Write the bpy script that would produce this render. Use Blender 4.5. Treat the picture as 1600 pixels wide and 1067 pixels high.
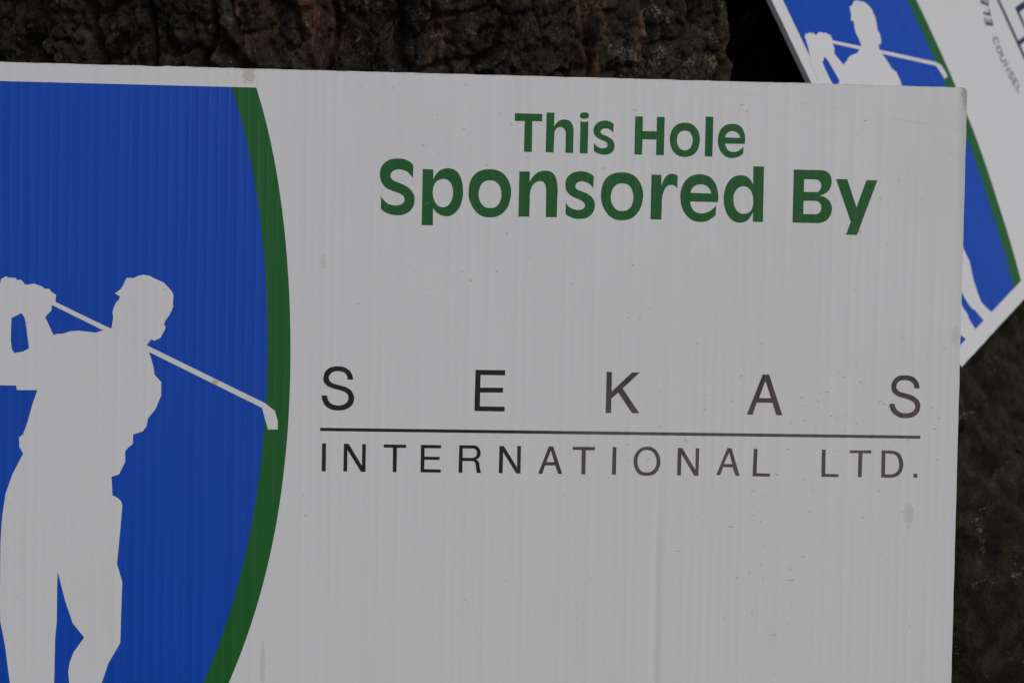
import bpy, bmesh, math, random
import numpy as np
from mathutils import Matrix, Vector

for o in list(bpy.data.objects):
    bpy.data.objects.remove(o, do_unlink=True)
scene = bpy.context.scene
C = scene.collection
random.seed(7)
MM = 0.001

# ------------------------------------------------------------------ camera
LEAN = math.radians(14)                       # the front sign leans back against the trunk
SA, CA = math.sin(LEAN), math.cos(LEAN)
BOARD_W, BOARD_H, BOARD_T = 0.6117, 0.4110, 0.0042
LEFT, BASE = -0.3296, 0.2474                  # lower left corner of the front sign, in its own plane


def place(u, v, n):
    """right / down / away from the front sign's face (metres) -> world"""
    return Vector((u, (BASE - v) * SA + n * CA, (BASE - v) * CA - n * SA))


def turn(d):
    return Vector((d[0], -d[1] * SA + d[2] * CA, -d[1] * CA - d[2] * SA))


cam = bpy.data.cameras.new('camera')
cam.sensor_width = 36.0
cam.lens = 50.0
cam.clip_start = 0.02
cam.clip_end = 200.0
cam.dof.use_dof = True
cam.dof.focus_distance = 0.885
cam.dof.aperture_fstop = 7.1
cam_o = bpy.data.objects.new('camera', cam)
C.objects.link(cam_o)
right = turn((0.99863, -0.01844, -0.04895))
down = turn((0.01708, 0.99946, -0.02815))
fwd = turn((0.04945, 0.02727, 0.99840))
m = Matrix.Identity(4)
for i, ax in enumerate((right, -down, -fwd)):
    for j in range(3):
        m[j][i] = ax[j]
m.translation = place(-0.04351, -0.0240, -0.8785)
cam_o.matrix_world = m
scene.camera = cam_o

# ------------------------------------------------------------------ light
SUN_EL, SUN_AZ = math.radians(52), math.radians(146)      # azimuth clockwise from +Y
world = bpy.data.worlds.new('World')
scene.world = world
world.use_nodes = True
wn = world.node_tree.nodes
bg = wn['Background']
sky = wn.new('ShaderNodeTexSky')
sky.sky_type = 'NISHITA'
sky.sun_disc = False
sky.sun_elevation = SUN_EL
sky.sun_rotation = SUN_AZ
sky.air_density = 1.0
sky.dust_density = 3.2
sky.ozone_density = 1.0
world.node_tree.links.new(sky.outputs[0], bg.inputs[0])
bg.inputs[1].default_value = 0.12
sun = bpy.data.lights.new('sun', 'SUN')
sun.energy = 1.1
sun.angle = math.radians(25)
sun.color = (1.0, 0.975, 0.925)
sun_o = bpy.data.objects.new('sun', sun)
C.objects.link(sun_o)
sd = Vector((math.sin(SUN_AZ) * math.cos(SUN_EL), math.cos(SUN_AZ) * math.cos(SUN_EL), math.sin(SUN_EL)))
sun_o.rotation_euler = sd.to_track_quat('Z', 'Y').to_euler()
sun_o.location = sd * 5
scene.view_settings.view_transform = 'Standard'
scene.view_settings.look = 'None'
scene.view_settings.gamma = 1.0
scene.view_settings.use_curve_mapping = False
scene.view_settings.exposure = -0.57

# ------------------------------------------------------------------ print artwork
# outlines of the print, millimetres from the lower left corner of the board
GREEN_LETTERS = [
 ('S', [[[266.9,354.64],[266.88,346.55],[266.31,347.33],[265.71,348.07],[265.07,348.78],[264.4,349.46],[263.9,349.92],[263.38,350.35],[262.82,350.73],[262.21,351.03],[261.3,351.37],[260.36,351.64],[259.4,351.81],[258.43,351.86],[257.44,351.8],[256.45,351.64],[255.51,351.33],[254.67,350.86],[254.03,350.26],[253.52,349.53],[253.16,348.71],[252.99,347.85],[253.06,347.18],[253.32,346.54],[253.73,345.95],[254.22,345.46],[254.95,344.95],[255.77,344.57],[256.63,344.25],[257.48,343.91],[258.57,343.47],[259.67,343.06],[260.76,342.63],[261.82,342.12],[262.84,341.56],[263.84,340.96],[264.79,340.29],[265.64,339.51],[266.33,338.67],[266.93,337.76],[267.43,336.78],[267.86,335.78],[268.03,335.2],[268.1,334.59],[268.1,333.97],[268.06,333.35],[268.0,332.39],[267.91,331.42],[267.73,330.47],[267.43,329.56],[266.92,328.57],[266.3,327.63],[265.59,326.76],[264.78,325.99],[263.94,325.37],[263.01,324.87],[262.04,324.46],[261.04,324.13],[260.05,323.9],[259.03,323.77],[258.01,323.72],[256.99,323.72],[255.97,323.77],[254.95,323.88],[253.94,324.05],[252.94,324.28],[252.09,324.54],[251.26,324.86],[250.46,325.24],[249.68,325.67],[249.08,326.06],[248.52,326.49],[247.99,326.98],[247.5,327.51],[247.48,335.33],[247.92,334.53],[248.42,333.78],[248.97,333.07],[249.57,332.41],[250.19,331.82],[250.84,331.28],[251.55,330.8],[252.3,330.42],[253.21,330.1],[254.16,329.88],[255.12,329.75],[256.09,329.69],[256.91,329.7],[257.73,329.78],[258.54,329.94],[259.32,330.19],[259.93,330.49],[260.5,330.88],[261.01,331.34],[261.45,331.86],[261.68,332.29],[261.81,332.77],[261.86,333.26],[261.85,333.76],[261.77,334.26],[261.63,334.76],[261.42,335.22],[261.12,335.63],[260.58,336.12],[259.98,336.53],[259.33,336.89],[258.66,337.2],[257.6,337.6],[256.5,337.92],[255.41,338.24],[254.33,338.61],[253.27,339.01],[252.21,339.42],[251.19,339.9],[250.25,340.51],[249.43,341.25],[248.69,342.08],[248.04,342.99],[247.51,343.96],[247.09,344.98],[246.8,346.05],[246.62,347.14],[246.52,348.25],[246.52,349.27],[246.61,350.3],[246.81,351.32],[247.1,352.3],[247.49,353.2],[247.97,354.06],[248.54,354.86],[249.21,355.58],[250.04,356.28],[250.96,356.89],[251.93,357.41],[252.94,357.82],[253.98,358.12],[255.06,358.3],[256.15,358.4],[257.24,358.46],[258.19,358.48],[259.14,358.44],[260.09,358.34],[261.02,358.17],[261.87,357.95],[262.7,357.67],[263.51,357.32],[264.28,356.9],[265.0,356.43],[265.68,355.89],[266.31,355.3]]]),
 ('p', [[[272.72,352.35],[279.26,352.23],[279.36,346.03],[279.64,346.9],[279.99,347.73],[280.4,348.53],[280.87,349.3],[281.39,349.99],[281.96,350.65],[282.59,351.25],[283.26,351.78],[283.89,352.16],[284.55,352.46],[285.25,352.71],[285.95,352.92],[286.48,353.05],[287.02,353.14],[287.56,353.19],[288.11,353.19],[288.94,353.17],[289.76,353.13],[290.58,353.01],[291.36,352.78],[292.2,352.39],[293.0,351.92],[293.74,351.35],[294.38,350.69],[295.09,349.71],[295.69,348.66],[296.2,347.55],[296.62,346.42],[297.02,344.97],[297.32,343.49],[297.53,341.99],[297.69,340.49],[297.77,339.41],[297.78,338.33],[297.72,337.24],[297.61,336.17],[297.4,334.78],[297.14,333.41],[296.8,332.05],[296.35,330.73],[295.89,329.7],[295.33,328.71],[294.69,327.77],[293.98,326.89],[293.27,326.15],[292.49,325.48],[291.66,324.88],[290.77,324.39],[290.0,324.09],[289.19,323.9],[288.36,323.8],[287.53,323.78],[286.7,323.82],[285.87,323.94],[285.06,324.14],[284.27,324.41],[283.46,324.79],[282.68,325.25],[281.95,325.77],[281.26,326.35],[280.74,326.87],[280.27,327.45],[279.85,328.07],[279.49,328.74],[279.51,318.04],[272.64,318.0]],[[285.25,346.59],[286.02,346.61],[286.79,346.5],[287.54,346.29],[288.23,345.96],[288.9,345.49],[289.5,344.92],[290.01,344.27],[290.44,343.57],[290.83,342.68],[291.13,341.75],[291.33,340.79],[291.48,339.81],[291.56,338.87],[291.57,337.92],[291.51,336.97],[291.38,336.03],[291.17,335.04],[290.89,334.07],[290.54,333.12],[290.09,332.22],[289.67,331.55],[289.17,330.93],[288.6,330.37],[287.97,329.9],[287.41,329.6],[286.81,329.4],[286.18,329.29],[285.54,329.25],[284.84,329.28],[284.13,329.39],[283.45,329.59],[282.83,329.89],[282.17,330.38],[281.58,330.95],[281.07,331.59],[280.62,332.28],[280.2,333.1],[279.86,333.97],[279.58,334.86],[279.37,335.76],[279.22,336.7],[279.13,337.64],[279.11,338.59],[279.15,339.54],[279.24,340.37],[279.38,341.2],[279.6,342.02],[279.9,342.8],[280.25,343.49],[280.67,344.16],[281.17,344.76],[281.75,345.27],[282.55,345.76],[283.42,346.15],[284.32,346.43]]]),
 ('o', [[[313.84,353.19],[314.87,353.21],[315.9,353.18],[316.92,353.07],[317.92,352.85],[319.08,352.48],[320.21,352.02],[321.3,351.46],[322.3,350.79],[323.2,349.99],[324.02,349.08],[324.73,348.1],[325.36,347.07],[325.99,345.79],[326.52,344.46],[326.95,343.09],[327.25,341.69],[327.4,340.35],[327.43,338.99],[327.35,337.63],[327.18,336.28],[326.94,334.88],[326.61,333.49],[326.19,332.14],[325.65,330.83],[325.07,329.7],[324.38,328.63],[323.61,327.62],[322.74,326.7],[321.9,325.97],[320.98,325.33],[320.0,324.78],[318.98,324.34],[317.93,324.02],[316.85,323.82],[315.75,323.71],[314.65,323.65],[313.54,323.64],[312.44,323.68],[311.35,323.82],[310.29,324.1],[309.17,324.56],[308.1,325.14],[307.1,325.83],[306.18,326.61],[305.28,327.57],[304.48,328.61],[303.76,329.73],[303.12,330.88],[302.56,332.03],[302.09,333.23],[301.7,334.46],[301.41,335.71],[301.23,336.91],[301.14,338.13],[301.14,339.35],[301.21,340.57],[301.36,341.95],[301.57,343.33],[301.88,344.69],[302.31,346.0],[302.81,347.13],[303.41,348.21],[304.12,349.22],[304.95,350.12],[305.91,350.9],[306.96,351.55],[308.08,352.1],[309.24,352.54],[310.36,352.85],[311.51,353.03],[312.68,353.13]],[[314.23,346.44],[315.08,346.42],[315.92,346.32],[316.73,346.12],[317.5,345.81],[318.24,345.35],[318.91,344.79],[319.5,344.14],[319.99,343.43],[320.47,342.48],[320.84,341.48],[321.11,340.45],[321.31,339.4],[321.41,338.45],[321.43,337.5],[321.36,336.55],[321.22,335.6],[321.02,334.68],[320.74,333.76],[320.39,332.88],[319.93,332.06],[319.44,331.42],[318.86,330.85],[318.22,330.35],[317.52,329.94],[316.81,329.66],[316.07,329.48],[315.31,329.37],[314.54,329.34],[313.77,329.35],[313.0,329.43],[312.25,329.59],[311.55,329.87],[310.83,330.3],[310.17,330.83],[309.58,331.43],[309.07,332.09],[308.56,332.9],[308.13,333.76],[307.79,334.65],[307.54,335.57],[307.38,336.51],[307.31,337.46],[307.32,338.41],[307.42,339.36],[307.59,340.35],[307.83,341.32],[308.16,342.27],[308.6,343.17],[309.07,343.9],[309.63,344.57],[310.28,345.17],[310.99,345.66],[311.75,346.01],[312.56,346.25],[313.4,346.38]]]),
 ('n', [[[332.24,352.24],[338.76,352.39],[338.59,345.89],[339.08,346.91],[339.64,347.87],[340.27,348.78],[340.97,349.64],[341.7,350.41],[342.48,351.14],[343.34,351.77],[344.26,352.3],[345.22,352.68],[346.24,352.95],[347.28,353.09],[348.32,353.13],[349.39,353.06],[350.46,352.9],[351.49,352.59],[352.42,352.11],[353.22,351.47],[353.89,350.67],[354.43,349.78],[354.86,348.85],[355.33,347.42],[355.65,345.95],[355.86,344.46],[356.02,342.96],[356.13,341.3],[356.16,339.64],[356.12,337.97],[356.0,336.3],[355.93,324.61],[349.09,324.54],[349.02,339.85],[349.03,340.69],[348.99,341.52],[348.89,342.35],[348.73,343.17],[348.57,343.79],[348.36,344.4],[348.08,344.98],[347.72,345.51],[347.34,345.9],[346.88,346.23],[346.38,346.48],[345.85,346.65],[345.29,346.71],[344.72,346.68],[344.16,346.57],[343.63,346.37],[342.91,346.01],[342.23,345.57],[341.61,345.06],[341.06,344.47],[340.52,343.7],[340.07,342.88],[339.7,342.01],[339.42,341.11],[339.18,340.02],[339.03,338.92],[338.96,337.8],[338.99,336.67],[338.92,324.62],[332.17,324.48]]]),
 ('s', [[[378.42,350.34],[378.12,342.94],[377.67,343.65],[377.17,344.29],[376.61,344.88],[375.98,345.4],[375.29,345.86],[374.55,346.24],[373.77,346.56],[372.98,346.82],[372.34,346.98],[371.68,347.09],[371.02,347.12],[370.37,347.05],[369.66,346.88],[368.98,346.61],[368.35,346.26],[367.79,345.81],[367.43,345.38],[367.17,344.88],[367.02,344.34],[367.01,343.8],[367.15,343.26],[367.42,342.77],[367.8,342.33],[368.23,341.97],[369.12,341.51],[370.07,341.16],[371.04,340.85],[371.99,340.5],[373.05,340.08],[374.12,339.67],[375.16,339.2],[376.12,338.6],[376.93,337.91],[377.66,337.12],[378.29,336.26],[378.79,335.33],[379.11,334.45],[379.29,333.52],[379.35,332.57],[379.31,331.63],[379.2,330.66],[378.98,329.69],[378.66,328.77],[378.2,327.91],[377.52,327.01],[376.74,326.19],[375.86,325.47],[374.9,324.87],[373.94,324.46],[372.93,324.18],[371.88,324.01],[370.83,323.9],[369.8,323.84],[368.77,323.85],[367.74,323.94],[366.73,324.1],[365.85,324.32],[365.0,324.62],[364.17,324.98],[363.35,325.37],[362.81,325.66],[362.28,326.0],[361.79,326.38],[361.31,326.8],[361.32,334.2],[361.59,333.47],[361.93,332.8],[362.36,332.19],[362.86,331.65],[363.53,331.09],[364.27,330.61],[365.05,330.2],[365.87,329.86],[366.59,329.64],[367.34,329.49],[368.1,329.42],[368.86,329.41],[369.62,329.44],[370.39,329.52],[371.13,329.69],[371.82,329.99],[372.31,330.34],[372.72,330.79],[373.03,331.31],[373.2,331.87],[373.22,332.46],[373.09,333.05],[372.84,333.61],[372.49,334.08],[371.73,334.68],[370.89,335.17],[369.99,335.59],[369.1,336.0],[367.97,336.49],[366.81,336.92],[365.67,337.39],[364.59,337.97],[363.76,338.58],[362.98,339.26],[362.29,340.02],[361.71,340.87],[361.31,341.73],[361.04,342.64],[360.88,343.59],[360.82,344.55],[360.84,345.59],[360.95,346.64],[361.18,347.66],[361.56,348.63],[362.08,349.51],[362.74,350.31],[363.5,351.02],[364.32,351.65],[365.18,352.13],[366.1,352.49],[367.05,352.76],[368.02,352.99],[368.84,353.14],[369.68,353.23],[370.52,353.25],[371.36,353.21],[372.31,353.11],[373.26,352.95],[374.2,352.72],[375.1,352.41],[375.99,352.01],[376.83,351.53],[377.65,350.97]]]),
 ('o', [[[395.7,353.15],[396.73,353.17],[397.76,353.14],[398.78,353.03],[399.78,352.81],[400.94,352.44],[402.07,351.98],[403.16,351.42],[404.16,350.75],[405.06,349.95],[405.88,349.04],[406.59,348.06],[407.22,347.03],[407.85,345.75],[408.38,344.42],[408.81,343.05],[409.11,341.65],[409.26,340.31],[409.29,338.95],[409.21,337.59],[409.04,336.24],[408.8,334.84],[408.47,333.45],[408.05,332.1],[407.51,330.79],[406.93,329.66],[406.24,328.59],[405.47,327.58],[404.6,326.66],[403.76,325.93],[402.84,325.29],[401.86,324.74],[400.84,324.3],[399.79,323.98],[398.71,323.78],[397.61,323.67],[396.51,323.61],[395.4,323.6],[394.3,323.64],[393.21,323.78],[392.15,324.06],[391.03,324.52],[389.96,325.1],[388.96,325.79],[388.04,326.57],[387.14,327.53],[386.34,328.57],[385.62,329.69],[384.98,330.84],[384.42,331.99],[383.95,333.19],[383.56,334.42],[383.27,335.67],[383.09,336.87],[383.0,338.09],[383.0,339.31],[383.07,340.53],[383.22,341.91],[383.43,343.29],[383.74,344.65],[384.17,345.96],[384.67,347.09],[385.27,348.17],[385.98,349.18],[386.81,350.08],[387.77,350.86],[388.82,351.51],[389.94,352.06],[391.1,352.5],[392.22,352.81],[393.37,352.99],[394.54,353.09]],[[396.09,346.4],[396.94,346.38],[397.78,346.28],[398.59,346.08],[399.36,345.77],[400.1,345.31],[400.77,344.75],[401.36,344.1],[401.85,343.39],[402.33,342.44],[402.7,341.44],[402.97,340.41],[403.17,339.36],[403.27,338.41],[403.29,337.46],[403.22,336.51],[403.08,335.56],[402.88,334.64],[402.6,333.72],[402.25,332.84],[401.79,332.02],[401.3,331.38],[400.72,330.81],[400.08,330.31],[399.38,329.9],[398.67,329.62],[397.93,329.44],[397.17,329.33],[396.4,329.3],[395.63,329.31],[394.86,329.39],[394.11,329.55],[393.41,329.83],[392.69,330.26],[392.03,330.79],[391.44,331.39],[390.93,332.05],[390.42,332.86],[389.99,333.72],[389.65,334.61],[389.4,335.53],[389.24,336.47],[389.17,337.42],[389.18,338.37],[389.28,339.32],[389.45,340.31],[389.69,341.28],[390.02,342.23],[390.46,343.13],[390.93,343.86],[391.49,344.53],[392.14,345.13],[392.85,345.62],[393.61,345.97],[394.42,346.21],[395.26,346.34]]]),
 ('r', [[[414.2,352.18],[420.41,352.17],[420.5,344.76],[420.7,345.83],[420.98,346.87],[421.33,347.88],[421.76,348.87],[422.19,349.69],[422.7,350.49],[423.28,351.23],[423.94,351.88],[424.52,352.29],[425.16,352.6],[425.84,352.83],[426.54,352.98],[427.1,353.03],[427.67,352.98],[428.24,352.88],[428.79,352.74],[429.27,352.59],[429.73,352.39],[430.18,352.16],[430.61,351.89],[430.55,344.02],[430.21,344.48],[429.83,344.89],[429.41,345.24],[428.95,345.54],[428.41,345.8],[427.85,346.01],[427.27,346.14],[426.69,346.16],[425.99,346.07],[425.3,345.89],[424.65,345.6],[424.08,345.21],[423.46,344.56],[422.93,343.82],[422.49,343.03],[422.13,342.2],[421.77,341.11],[421.51,339.99],[421.32,338.86],[421.17,337.72],[421.07,336.61],[421.01,335.5],[421.0,334.38],[421.04,333.26],[420.93,324.57],[414.19,324.58]]]),
 ('e', [[[456.03,336.11],[438.9,336.1],[438.89,335.37],[438.96,334.65],[439.11,333.96],[439.34,333.29],[439.71,332.48],[440.14,331.71],[440.67,330.99],[441.28,330.36],[441.96,329.88],[442.71,329.51],[443.5,329.22],[444.32,329.01],[445.06,328.89],[445.81,328.85],[446.57,328.89],[447.32,329.0],[448.19,329.2],[449.04,329.47],[449.87,329.8],[450.68,330.19],[451.37,330.6],[452.03,331.06],[452.66,331.57],[453.26,332.1],[453.75,332.59],[454.21,333.1],[454.63,333.65],[455.02,334.23],[454.86,328.05],[454.34,327.52],[453.8,327.03],[453.24,326.57],[452.65,326.14],[451.85,325.59],[451.03,325.06],[450.19,324.59],[449.31,324.21],[448.4,323.93],[447.46,323.74],[446.51,323.63],[445.56,323.61],[444.31,323.65],[443.06,323.76],[441.83,323.99],[440.66,324.39],[439.49,325.02],[438.4,325.8],[437.39,326.69],[436.46,327.65],[435.63,328.65],[434.89,329.73],[434.26,330.87],[433.74,332.05],[433.28,333.49],[432.94,334.97],[432.71,336.47],[432.56,337.97],[432.5,339.28],[432.53,340.59],[432.66,341.89],[432.9,343.18],[433.24,344.45],[433.68,345.71],[434.22,346.91],[434.89,348.05],[435.66,349.1],[436.53,350.07],[437.5,350.95],[438.56,351.7],[439.6,352.21],[440.72,352.56],[441.87,352.8],[443.03,352.99],[443.97,353.09],[444.91,353.12],[445.86,353.06],[446.79,352.92],[447.88,352.67],[448.95,352.35],[449.99,351.93],[450.95,351.38],[451.85,350.7],[452.67,349.92],[453.4,349.05],[454.03,348.11],[454.6,346.98],[455.04,345.78],[455.4,344.55],[455.72,343.32],[455.93,342.31],[456.09,341.29],[456.2,340.27],[456.26,339.24],[456.27,338.45],[456.24,337.67],[456.16,336.89]],[[438.93,341.46],[438.95,342.07],[439.05,342.64],[439.23,343.19],[439.49,343.7],[439.93,344.35],[440.45,344.97],[441.04,345.51],[441.69,345.97],[442.38,346.33],[443.12,346.6],[443.89,346.77],[444.67,346.86],[445.53,346.87],[446.4,346.79],[447.25,346.62],[448.06,346.34],[448.78,345.97],[449.46,345.49],[450.06,344.94],[450.58,344.32],[451.0,343.65],[451.33,342.94],[451.56,342.18],[451.7,341.37]]]),
 ('d', [[[477.79,358.76],[484.49,358.77],[484.62,324.36],[478.29,324.37],[478.15,330.41],[477.88,329.6],[477.55,328.83],[477.16,328.1],[476.71,327.4],[476.16,326.64],[475.55,325.92],[474.89,325.27],[474.13,324.73],[473.26,324.3],[472.33,323.99],[471.36,323.78],[470.39,323.69],[469.42,323.68],[468.45,323.79],[467.51,324.01],[466.61,324.35],[465.64,324.89],[464.73,325.54],[463.9,326.28],[463.16,327.11],[462.42,328.12],[461.78,329.21],[461.24,330.35],[460.8,331.52],[460.37,332.97],[460.04,334.45],[459.81,335.95],[459.68,337.45],[459.67,338.95],[459.75,340.45],[459.94,341.94],[460.23,343.42],[460.59,344.78],[461.04,346.13],[461.6,347.43],[462.29,348.67],[462.97,349.62],[463.75,350.5],[464.63,351.28],[465.6,351.94],[466.56,352.41],[467.58,352.75],[468.64,352.96],[469.71,353.08],[470.67,353.07],[471.64,352.95],[472.58,352.73],[473.49,352.42],[474.24,352.06],[474.95,351.6],[475.6,351.07],[476.17,350.47],[476.73,349.72],[477.21,348.92],[477.6,348.07],[477.91,347.16]],[[471.75,346.28],[472.54,346.27],[473.33,346.11],[474.09,345.84],[474.78,345.45],[475.5,344.89],[476.13,344.22],[476.67,343.47],[477.11,342.67],[477.53,341.61],[477.84,340.5],[478.05,339.37],[478.19,338.23],[478.26,337.11],[478.24,335.98],[478.13,334.86],[477.92,333.76],[477.66,332.88],[477.32,332.03],[476.86,331.25],[476.26,330.59],[475.43,330.02],[474.51,329.58],[473.53,329.3],[472.52,329.17],[471.62,329.21],[470.74,329.41],[469.89,329.76],[469.11,330.21],[468.38,330.81],[467.75,331.52],[467.22,332.31],[466.78,333.14],[466.38,334.21],[466.08,335.32],[465.89,336.45],[465.78,337.59],[465.74,338.62],[465.79,339.67],[465.93,340.69],[466.21,341.69],[466.59,342.6],[467.09,343.46],[467.69,344.25],[468.39,344.94],[469.14,345.46],[469.97,345.86],[470.85,346.13]]]),
 ('B', [[[503.26,357.35],[519.82,357.39],[520.88,357.4],[521.89,357.29],[522.87,357.06],[523.81,356.7],[524.51,356.3],[525.13,355.78],[525.68,355.18],[526.14,354.52],[526.55,353.74],[526.86,352.91],[527.09,352.05],[527.24,351.18],[527.32,350.34],[527.31,349.49],[527.22,348.65],[527.04,347.82],[526.78,346.99],[526.44,346.19],[526.03,345.42],[525.53,344.71],[524.99,344.11],[524.39,343.57],[523.73,343.1],[523.02,342.69],[522.09,342.26],[521.12,341.91],[520.11,341.63],[519.08,341.43],[520.12,341.42],[521.14,341.3],[522.12,341.07],[523.07,340.74],[523.88,340.33],[524.64,339.81],[525.34,339.22],[525.97,338.56],[526.5,337.87],[526.96,337.13],[527.34,336.34],[527.63,335.52],[527.82,334.69],[527.92,333.85],[527.92,333.0],[527.83,332.16],[527.63,331.2],[527.34,330.26],[526.97,329.35],[526.5,328.49],[525.99,327.74],[525.41,327.04],[524.75,326.43],[524.01,325.91],[522.96,325.37],[521.85,324.94],[520.7,324.62],[519.5,324.42],[503.26,324.46]],[[509.87,351.52],[517.13,351.52],[517.88,351.41],[518.56,351.2],[519.17,350.88],[519.71,350.45],[520.14,349.92],[520.46,349.31],[520.67,348.64],[520.79,347.96],[520.8,347.31],[520.7,346.66],[520.51,346.03],[520.23,345.43],[519.9,344.92],[519.49,344.46],[519.01,344.06],[518.45,343.71],[509.94,343.69]],[[509.91,338.1],[517.45,338.21],[518.23,338.12],[518.91,337.91],[519.52,337.59],[520.04,337.14],[520.51,336.52],[520.85,335.8],[521.07,335.03],[521.19,334.26],[521.19,333.52],[521.07,332.78],[520.83,332.07],[520.46,331.44],[519.97,330.91],[519.39,330.48],[518.72,330.15],[517.94,329.93],[509.88,329.87]]]),
 ('y', [[[530.01,352.09],[537.11,352.08],[543.42,334.63],[549.24,351.79],[556.19,351.84],[544.13,317.53],[537.18,317.67],[540.05,325.69]]]),
 ('T', [[[328.84,387.9],[345.73,387.88],[345.74,383.31],[339.66,383.31],[339.73,364.37],[334.83,364.4],[334.92,383.27],[328.86,383.12]]]),
 ('h', [[[348.38,388.83],[353.2,388.8],[353.15,380.18],[353.54,381.02],[354.01,381.8],[354.55,382.52],[355.17,383.17],[355.73,383.63],[356.37,384.01],[357.04,384.31],[357.74,384.56],[358.28,384.71],[358.84,384.79],[359.4,384.81],[359.96,384.77],[360.75,384.66],[361.53,384.51],[362.28,384.26],[362.95,383.88],[363.53,383.33],[364.01,382.67],[364.4,381.95],[364.71,381.2],[364.99,380.31],[365.18,379.4],[365.29,378.47],[365.3,377.52],[365.26,364.3],[360.43,364.41],[360.5,375.93],[360.49,376.58],[360.39,377.21],[360.2,377.79],[359.94,378.35],[359.6,378.84],[359.19,379.27],[358.71,379.64],[358.2,379.93],[357.76,380.08],[357.28,380.14],[356.8,380.12],[356.34,380.03],[355.83,379.86],[355.33,379.63],[354.88,379.33],[354.5,378.95],[354.12,378.41],[353.81,377.82],[353.59,377.18],[353.44,376.5],[353.15,364.39],[348.25,364.49]]]),
 ('i', [[[371.75,389.56],[372.34,389.55],[372.93,389.46],[373.49,389.3],[373.99,389.02],[374.28,388.74],[374.48,388.38],[374.59,387.97],[374.62,387.56],[374.56,387.15],[374.42,386.74],[374.2,386.37],[373.91,386.07],[373.44,385.81],[372.92,385.63],[372.38,385.54],[371.83,385.5],[371.25,385.51],[370.67,385.57],[370.11,385.71],[369.59,385.96],[369.29,386.24],[369.07,386.6],[368.94,387.01],[368.9,387.42],[368.96,387.85],[369.13,388.25],[369.37,388.62],[369.68,388.92],[370.15,389.2],[370.67,389.39],[371.21,389.51]],[[369.41,384.26],[369.67,384.08],[369.95,383.93],[370.23,383.8],[370.53,383.7],[370.82,383.63],[371.12,383.59],[371.42,383.58],[371.72,383.58],[372.06,383.6],[372.4,383.63],[372.73,383.68],[373.06,383.76],[373.39,383.88],[373.71,384.02],[374.01,384.19],[374.31,384.38],[374.27,364.29],[369.35,364.33]]]),
 ('s', [[[390.13,382.7],[389.87,377.23],[389.47,377.82],[389.02,378.34],[388.52,378.79],[387.96,379.18],[387.35,379.5],[386.7,379.75],[386.03,379.92],[385.34,380.0],[384.76,379.98],[384.19,379.88],[383.64,379.69],[383.12,379.43],[382.74,379.18],[382.41,378.86],[382.15,378.49],[382.03,378.07],[382.06,377.62],[382.21,377.18],[382.47,376.78],[382.81,376.47],[383.6,376.03],[384.46,375.71],[385.34,375.43],[386.19,375.07],[387.09,374.62],[388.0,374.15],[388.85,373.61],[389.58,372.94],[390.09,372.21],[390.47,371.39],[390.72,370.52],[390.84,369.64],[390.85,368.77],[390.72,367.91],[390.47,367.07],[390.09,366.29],[389.59,365.64],[388.98,365.07],[388.27,364.6],[387.52,364.24],[386.63,363.97],[385.7,363.82],[384.75,363.77],[383.81,363.78],[383.04,363.83],[382.29,363.95],[381.54,364.13],[380.82,364.37],[380.1,364.68],[379.4,365.04],[378.74,365.46],[378.1,365.94],[378.08,370.96],[378.46,370.31],[378.9,369.74],[379.41,369.23],[379.98,368.79],[380.67,368.38],[381.42,368.06],[382.19,367.82],[382.98,367.68],[383.65,367.65],[384.33,367.72],[384.98,367.89],[385.58,368.18],[385.96,368.51],[386.26,368.93],[386.45,369.41],[386.51,369.91],[386.43,370.39],[386.21,370.85],[385.89,371.25],[385.51,371.58],[384.71,372.02],[383.85,372.33],[382.98,372.62],[382.13,372.98],[381.33,373.39],[380.53,373.82],[379.78,374.31],[379.11,374.9],[378.59,375.54],[378.16,376.26],[377.83,377.02],[377.64,377.82],[377.6,378.67],[377.69,379.53],[377.91,380.37],[378.24,381.16],[378.73,381.94],[379.34,382.66],[380.03,383.28],[380.8,383.8],[381.66,384.21],[382.58,384.5],[383.54,384.68],[384.5,384.78],[385.26,384.8],[386.02,384.72],[386.76,384.57],[387.49,384.34],[388.2,384.03],[388.88,383.66],[389.52,383.22]]]),
 ('H', [[[403.36,387.91],[408.14,387.8],[408.11,378.85],[416.85,378.92],[416.88,387.87],[421.67,387.84],[421.65,364.29],[416.79,364.32],[416.81,373.81],[408.14,373.82],[408.04,364.34],[403.33,364.3]]]),
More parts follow.
